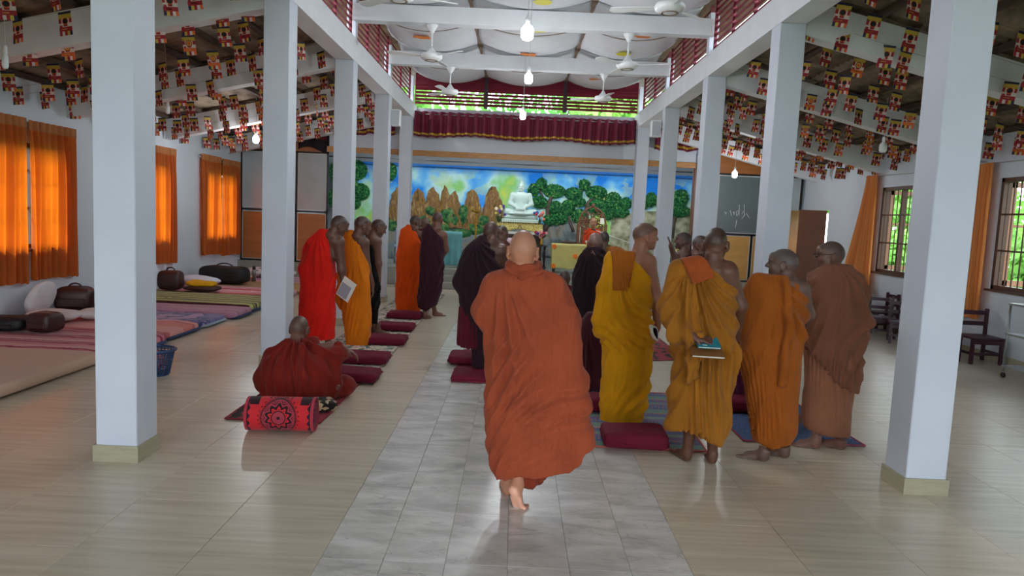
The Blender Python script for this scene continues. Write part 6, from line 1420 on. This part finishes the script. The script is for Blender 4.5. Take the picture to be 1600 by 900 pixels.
bt = empty('black_side_table', (.62, 17.75, .42), 0, 'small black turned leg side table beside the yellow table', 'table')
for x in (-.13, .13):
    for y in (-.12, .12): b = MB(); b.lathe([(.02, 0), (.035, .05), (.018, .2), (.03, .36), (.018, .52), (.03, .64)], (x, y, 0), 10); b.build('leg', BLK, bt)
MB().b2((-.18, -.17, .63), (.18, .17, .66)).build('top', BLK, bt); MB().b2((-.18, -.17, .1), (.18, .17, .125)).build('lower_shelf', BLK, bt)
bouquet((.66, 17.75, 1.08), 'red, pink and pale green flowers in a vase on the black side table', [REDF, PNK, (214, 222, 150), REDF, PUR, (232, 226, 210)], .33, .18, 3, 14)
bouquet((aY(1052, 425, 17.8)[0], 17.8, .42), 'cream lilies standing on the stage behind the third right column', [WHY, YEL, WHY], .72, .14, 4, 10)
# ---- oil lamp
ol = empty('oil_lamp_stand', (pxy(741, 420, 17.8)[0], 17.8, .42), 0, 'tall beaded brass oil lamp left of the altar', 'lamp'); BRS = mat('brass', (190, 150, 60), .3, metal=.9)
b = MB(); pr_ = [(.15, 0), (.13, .04), (.05, .07)]
for k in range(17): z = .1+k*.078; pr_ += [(.014, z-.03), (.034, z), (.014, z+.03)]
b.lathe(pr_, n=14); b.build('beaded_pole', BRS, ol)
b = MB(); b.lathe([(.02, 1.38), (.12, 1.43), (.125, 1.45), (.02, 1.44)], n=18); b.build('oil_dish', BRS, ol)
for k in range(5): a = 2*PI*k/5+.3; b = MB(); b.tube([(.1*math.cos(a), .1*math.sin(a), 1.44), (.15*math.cos(a), .15*math.sin(a), 1.47), (.14*math.cos(a), .14*math.sin(a), 1.54)], .012, 6); b.build('spout', BRS, ol)
b = MB(); b.lathe([(.012, 1.44), (.03, 1.5), (.012, 1.56), (.025, 1.6), (.004, 1.66)], n=12); b.build('finial', BRS, ol)
# ---- draped chairs
def draped(x, y, z, w, h, col, label, rz=0):
    e = empty('draped_chair', (x, y, z), rz, label, 'chair'); m = cloth_mat(col)
    for a in (-1, 1):
        for b_ in (-1, 1): b = MB(); b.tube([(a*w*.42, b_*.2, 0), (a*w*.42, b_*.2, .42)], .016, 6); b.build('leg', GM, e)
    b = MB(); superell(b, (0, 0, .45), (w, .46, .08), .25, .5, 24, 8, seed=1); b.build('seat', m, e)
    b = MB(); b.grid(lambda u, v: (w*(u-.5)*(1+.04*math.sin(v*9)), -.25+.45*0-.02*math.sin(u*18)*v, h-(h-.06)*v), 30, 12); o = b.build('cloth_cover', m, e, fix=False); solidify(o, .01)
    MB().b2((-w/2, -.25, h-.03), (w/2, -.17, h+.01), 0, .012).build('backrest', m, e); return e
q = fl(707, 417, .42); draped(q[0], 17.95, .42, .46, .9, (112, 176, 180), 'chair draped in pale teal cloth on the stage', .05)
q = fl(630, 407, .42); draped(-2.85, 18.35, .42, .5, .92, (150, 176, 214), 'chair draped in blue and white cloth behind the farthest left column', .3)
# ---- centre small table with pale pink cloth
pk = empty('offering_table', (-.22, 17.85, .42), 0, 'small offering table under a pale pink patterned cloth', 'table'); m_ = ramp_mat('pale_pink_lace', lambda k: k['mix'](k['M']('GREATER_THAN', k['noise'](24, 2), .55), (216, 190, 204), (190, 160, 184)))
MB().b2((-.3, -.22, .78), (.3, .22, .8)).build('top', m_, pk)
b = MB(); b.grid(lambda u, v: (-.31+.62*u, -.23-.015*math.sin(u*26)*v, .8-.72*v), 40, 8); o = b.build('cloth_front', m_, pk, fix=False); solidify(o, .005)
for x in (-.28, .28):
    for y in (-.2, .2): b = MB(); b.tube([(x, y, 0), (x, y, .78)], .015, 6); b.build('leg', DKW, pk)
b = MB(); b.lathe([(.05, 0), (.09, .05), (.05, .1), (.01, .11)], (-.75, 18.3, 0), 14); o = b.build('red_bowl', mat('red_lacquer', (170, 24, 36), .35), label='red lacquer bowl left of the offering table', cat='bowl'); o.location = (0, 0, .78+.42)
b = MB(); b.b2((-.93, 18.15, .42), (-.6, 18.45, 1.2)); b.build('low_cupboard', DKW, label='dark cupboard under the red bowl', cat='cupboard')
# ---- yellow table
yt = empty('speaker_table', (1.5, 17.8, .42), 0, 'table covered in a yellow cloth with orange paper flowers', 'table'); YC = mat('lemon_cloth', (206, 200, 122), .7, .3, 5, .3, 12, col2=(186, 178, 100))
MB().b2((-.56, -.3, .7), (.66, .3, .72)).build('top', YC, yt)
def yf(u, v): return (-.57+1.24*u, -.31-.02*math.sin(u*22+2*math.sin(v*3))*v-.015*math.sin(u*9)*v, .722-.6*v+.012*math.sin(u*14)*v)
b = MB(); b.grid(yf, 60, 14); o = b.build('cloth_front', YC, yt, fix=False); solidify(o, .005)
for s_, xx in ((-1, -.565), (1, .665)): b = MB(); b.grid(lambda u, v: (xx+s_*.012*math.sin(u*18)*v, -.3+.6*u, .722-.6*v), 20, 8); o = b.build('cloth_side', YC, yt, fix=False); solidify(o, .005)
for x in (-.5, .6):
    for y in (-.24, .24): MB().b2((x-.02, y-.02, 0), (x+.02, y+.02, .7)).build('leg', DKW, yt)
OF = mat('orange_felt', (244, 130, 40), .7)
for fx, fz in ((-.53, .66), (-.53, .18), (.0, .44), (.28, .1)):
    b = MB(); u0 = (fx+.57)/1.24; 
    for j in range(5): t = 2*PI*j/5; b.ball((fx+.035*math.cos(t), -.345, fz+.035*math.sin(t)), .03, 6, 0, 1, .3, 1)
    b.build('felt_flower', OF, yt, fix=False)
b = MB(); b.lathe([(.06, 0), (.1, .06), (.115, .1), (.105, .1), (.05, .02)], n=20); o = b.build('bowl', mat('white_china', (224, 226, 226), .25), label='white bowl on the yellow covered table', cat='bowl'); o.location = (1.86, 17.75, 1.142)
b = MB(); superell(b, (1.35, 17.85, 1.18), (.42, .08, .07), .6, .8); b.build('dark_case', BRL, label='dark spectacle case lying on the yellow covered table', cat='case')
# ---- throne
tn = empty('carved_throne', (2.02, 18.6, .42), 0, 'carved brown throne with a pierced arched back', 'chair'); CW_ = mat('carved_brown_wood', (96, 58, 34), .4, .5, 14, .5, 50, col2=(140, 96, 50))
for x in (-.36, .36):
    MB().b2((x-.04, .22, 0), (x+.04, .3, 1.25), 0, .01).build('post', CW_, tn); b = MB(); b.lathe([(.04, 0), (.03, .2), (.045, .35)], (x, -.28, 0), 10); b.build('leg', CW_, tn)
    b = MB(); b.tube([(x, .24, .72), (x, 0, .74), (x*1.05, -.3, .68), (x*1.08, -.33, .6)], .035, 8); b.build('armrest', CW_, tn)
MB().b2((-.38, -.32, .34), (.38, .3, .42), 0, .015).build('seat', CW_, tn)
rr = random.Random(4); b = MB()
for k in range(46):      # pierced scrollwork
    a = rr.uniform(0, PI); q = math.sqrt(rr.uniform(.12, 1)); cx, cz = .33*q*math.cos(a), 1.12+.52*q*math.sin(a); R_ = rr.uniform(.035, .07); t0 = rr.random()*6.28
    b.tube([(cx+R_*(1-j/16)*math.cos(t0+j*.6), .26-.02*(j % 2), cz+R_*(1-j/16)*math.sin(t0+j*.6)) for j in range(11)], .013, 5)
b.build('scrollwork', CW_, tn, kind='stuff')
b = MB(); b.tube([(.37*math.cos(a), .26, 1.12+.56*math.sin(a)) for a in [PI*i/20 for i in range(21)]], .022, 8); b.build('arch_rim', CW_, tn)
MB().b2((-.3, .24, .5), (.3, .28, 1.15)).build('back_panel', CW_, tn); b = MB(); b.ball((0, .25, 1.72), .05, 8, 0, 1, .6, 1.3); b.build('finial', CW_, tn)
MB().b2((.2, -.05+.24, 1.25), (.3, .22, 1.4)).build('white_cushion', PAGE, tn)
# ---- microphone
mq = aY(1004, 387, 17.7)
ms = empty('microphone_stand', (mq[0], 17.7, .42), 0, 'boom microphone stand reaching towards the seated elder', 'stand'); 
b = MB(); b.tube([(0, 0, .02), (0, 0, mq[2]-.42)], .01, 8); b.build('pole', GM, ms)
for k in range(3): a = 2*PI*k/3; b = MB(); b.tube([(0, 0, .12), (.26*math.cos(a), .26*math.sin(a), .012)], .008, 6); b.build('leg', BLK, ms)
q = aY(931, 360, 17.9)-np.array([mq[0], 17.7, .42]); b = MB(); b.tube([(.1, -.02, mq[2]-.47), (0, 0, mq[2]-.42), tuple(q)], .009, 8); b.build('boom', ALU, ms); b = MB(); b.tube([tuple(q), tuple(q+np.array([-.1, .05, .03]))], [.014, .022], 10); b.build('microphone', BLK, ms)
# ---- paper cut-outs on the cloth ceiling
for px, py, k, lab in [(848, 4, 0, 'yellow oval paper on the ceiling cloth, nearest the camera'), (660, 59, 1, 'orange paper cut-out left of the nearest lit bulb'), (1003, 57, 1, 'orange paper cut-out beside the right fan rod'), (974, 85, 0, 'yellow oval paper left of the right fan rod'), (842, 48, 0, 'small yellow oval paper behind the nearest bulb'), (826, 86, 1, 'small orange paper in the middle of the ceiling cloth'), (686, 85, 0, 'faint yellow oval paper on the left of the ceiling cloth'), (932, 125, 1, 'orange paper near the back louvres')]: cutout(px, py, k, lab)
# ================================================================ garden outside
GR = mat('lawn', (88, 130, 60), .9, .8, 2, col2=(60, 100, 40)); PT = mat('garden_path', (170, 160, 146), .9)
b = MB(); b.b2((-40, -20, -.4), (WL-.3, 50, -.3)); b.b2((WR+.3, -20, -.4), (40, 50, -.3)); b.b2((WL-.3, 20.7, -.4), (WR+.3, 50, -.3)); b.b2((WL-.3, -20, -.4), (WR+.3, -4.05, -.3)); b.build('ground', GR, kind='structure', label='green lawn round the hall')
def leafcloud(seed, n=900, L=.16):
    r = random.Random(seed); vs = []; fs = []
    for k in range(n):
        d = Vector((r.gauss(0, 1), r.gauss(0, 1), r.gauss(0, 1))).normalized()*r.uniform(.55, 1)**.6; a = Vector((r.gauss(0, 1), r.gauss(0, 1), r.gauss(0, .6))).normalized(); s2 = d.cross(a).normalized()*L*.28; k0 = len(vs)
        vs += [tuple(d), tuple(d+a*L*.5+s2), tuple(d+a*L), tuple(d+a*L*.5-s2)]; fs.append((k0, k0+1, k0+2, k0+3))
    b = MB(); b.add(vs, fs); return b.mesh('leafcloud%d' % seed, False)
def leafm(name, c, c2):
    m = mat(name, c, .6, .8, 1.2, col2=c2); n = m.node_tree.nodes; L = m.node_tree.links; pb = n['Principled BSDF']; T = n.new('ShaderNodeBsdfTranslucent'); mx = n.new('ShaderNodeMixShader'); mx.inputs[0].default_value = .4; T.inputs[0].default_value = lin(c)+(1,); L.new(pb.outputs[0], mx.inputs[1]); L.new(T.outputs[0], mx.inputs[2]); L.new(mx.outputs[0], n['Material Output'].inputs[0]); return m
lc = [leafcloud(1), leafcloud(2), leafcloud(3, 1400, .3)]
for me, m in zip(lc, (leafm('leaf_a', (120, 180, 70), (70, 130, 50)), leafm('leaf_b', (90, 160, 60), (50, 110, 40)), leafm('leaf_c', (150, 200, 90), (90, 150, 60)))): me.materials.append(m)
rr = random.Random(11); k = 0
spots = [(10.+rr.uniform(-.2, .9), 6.+1.75*i, rr.uniform(.62, .8), rr.uniform(1.2, 1.7)) for i in range(10)]+[(14.5+rr.uniform(-.5, .5), 5+3.6*i, 1.5, 2.6+rr.random()) for i in range(7)]
for (x, y, r_, h_) in spots:
    e = empty('garden_shrub' if h_ < 2 else 'garden_tree', (x, y, -.3), rr.random()*6, 'leafy green %s outside the right windows, %s along the wall' % ('shrub' if h_ < 2 else 'tree', (onames+['twenty-first'])[k]), 'shrub' if h_ < 2 else 'tree', 'greenery outside the right windows'); k += 1
    b = MB(); b.tube([(0, 0, 0), (.05, .03, h_)], [.06, .03], 7); b.build('trunk', TKm, e)
    o = bpy.data.objects.new('foliage', lc[k % 3]); C.objects.link(o); o.parent = e; o.location = (0, 0, h_); o.scale = (r_, r_, h_*.72); o['kind'] = 'stuff'
for i in range(9):
    x = -10+2.6*i; e = empty('garden_tree', (x, 26+rr.uniform(-1, 1), -.3), rr.random()*6, 'tall green tree behind the back louvres, %s from the left' % onames[i], 'tree', 'trees behind the hall')
    b = MB(); b.tube([(0, 0, 0), (.1, .05, 5)], [.16, .07], 7); b.build('trunk', TKm, e)
    o = bpy.data.objects.new('foliage', lc[i % 3]); C.objects.link(o); o.parent = e; o.location = (0, 0, 5.2); o.scale = (1.6, 1.5, 2.6); o['kind'] = 'stuff'

# unseen tube lights added behind the header to brighten the dark recess and mural
for i, x in enumerate((-3.2, -.9, 1.4, 3.4)):
    e = empty('mural_fill_tube', (x, 17.62, 3.5), 0, 'unseen tube light added behind the header to brighten the mural, %s from the left' % onames[i], 'lamp', 'tube lights added over the shrine')
    b = MB(); b.tube([(-.6, 0, 0), (.6, 0, 0)], .016, 8); b.build('tube', GL, e); MB().b2((-.63, .0, .02), (.63, .05, .07)).build('fitting', FANM, e); b = MB(); b.tube([(0, .02, .06), (0, .02, .21)], .008, 5); b.build('hanger', FANM, e)
    ld = bpy.data.lights.new('tube', 'AREA'); ld.shape = 'RECTANGLE'; ld.size = 1.2; ld.size_y = .06; ld.energy = 15; ld.color = (.95, .98, 1); lo = bpy.data.objects.new('mural_fill_lamp', ld); C.objects.link(lo); lo.parent = e; lo.location = (0, .03, -.03); lo.rotation_euler = (math.radians(42), 0, 0)

# ---- pieces of parts become sub-parts (their parents sit at the same origin)
SUB = {'ring': 'motor_housing', 'grille': 'cabinet', 'front_pocket': 'bag_body', 'zip': 'bag_body', 'bead_fringe': 'cloth_front', 'motif': 'cloth_front', 'felt_flower': 'cloth_front', 'gold_band': 'pleated_cloth', 'heading_band': 'drape', 'latch_cord': 'leaf', 'door_rail': 'leaf', 'board': 'leaf', 'white_print': 'cover', 'spout': 'oil_dish', 'robe_collar': 'robe', 'folded_shoulder_cloth': 'robe', 'glasses': 'body', 'finial': 'scrollwork', 'inner_sheet': 'sheet'}
for o in list(bpy.data.objects):
    if o.parent and o.parent.type == 'EMPTY':
        want = SUB.get(o.name.split('.')[0])
        if want:
            m = [c for c in o.parent.children if c.name.split('.')[0] == want and c is not o and c.location.length < 1e-9]
            if m: o.parent = m[0]
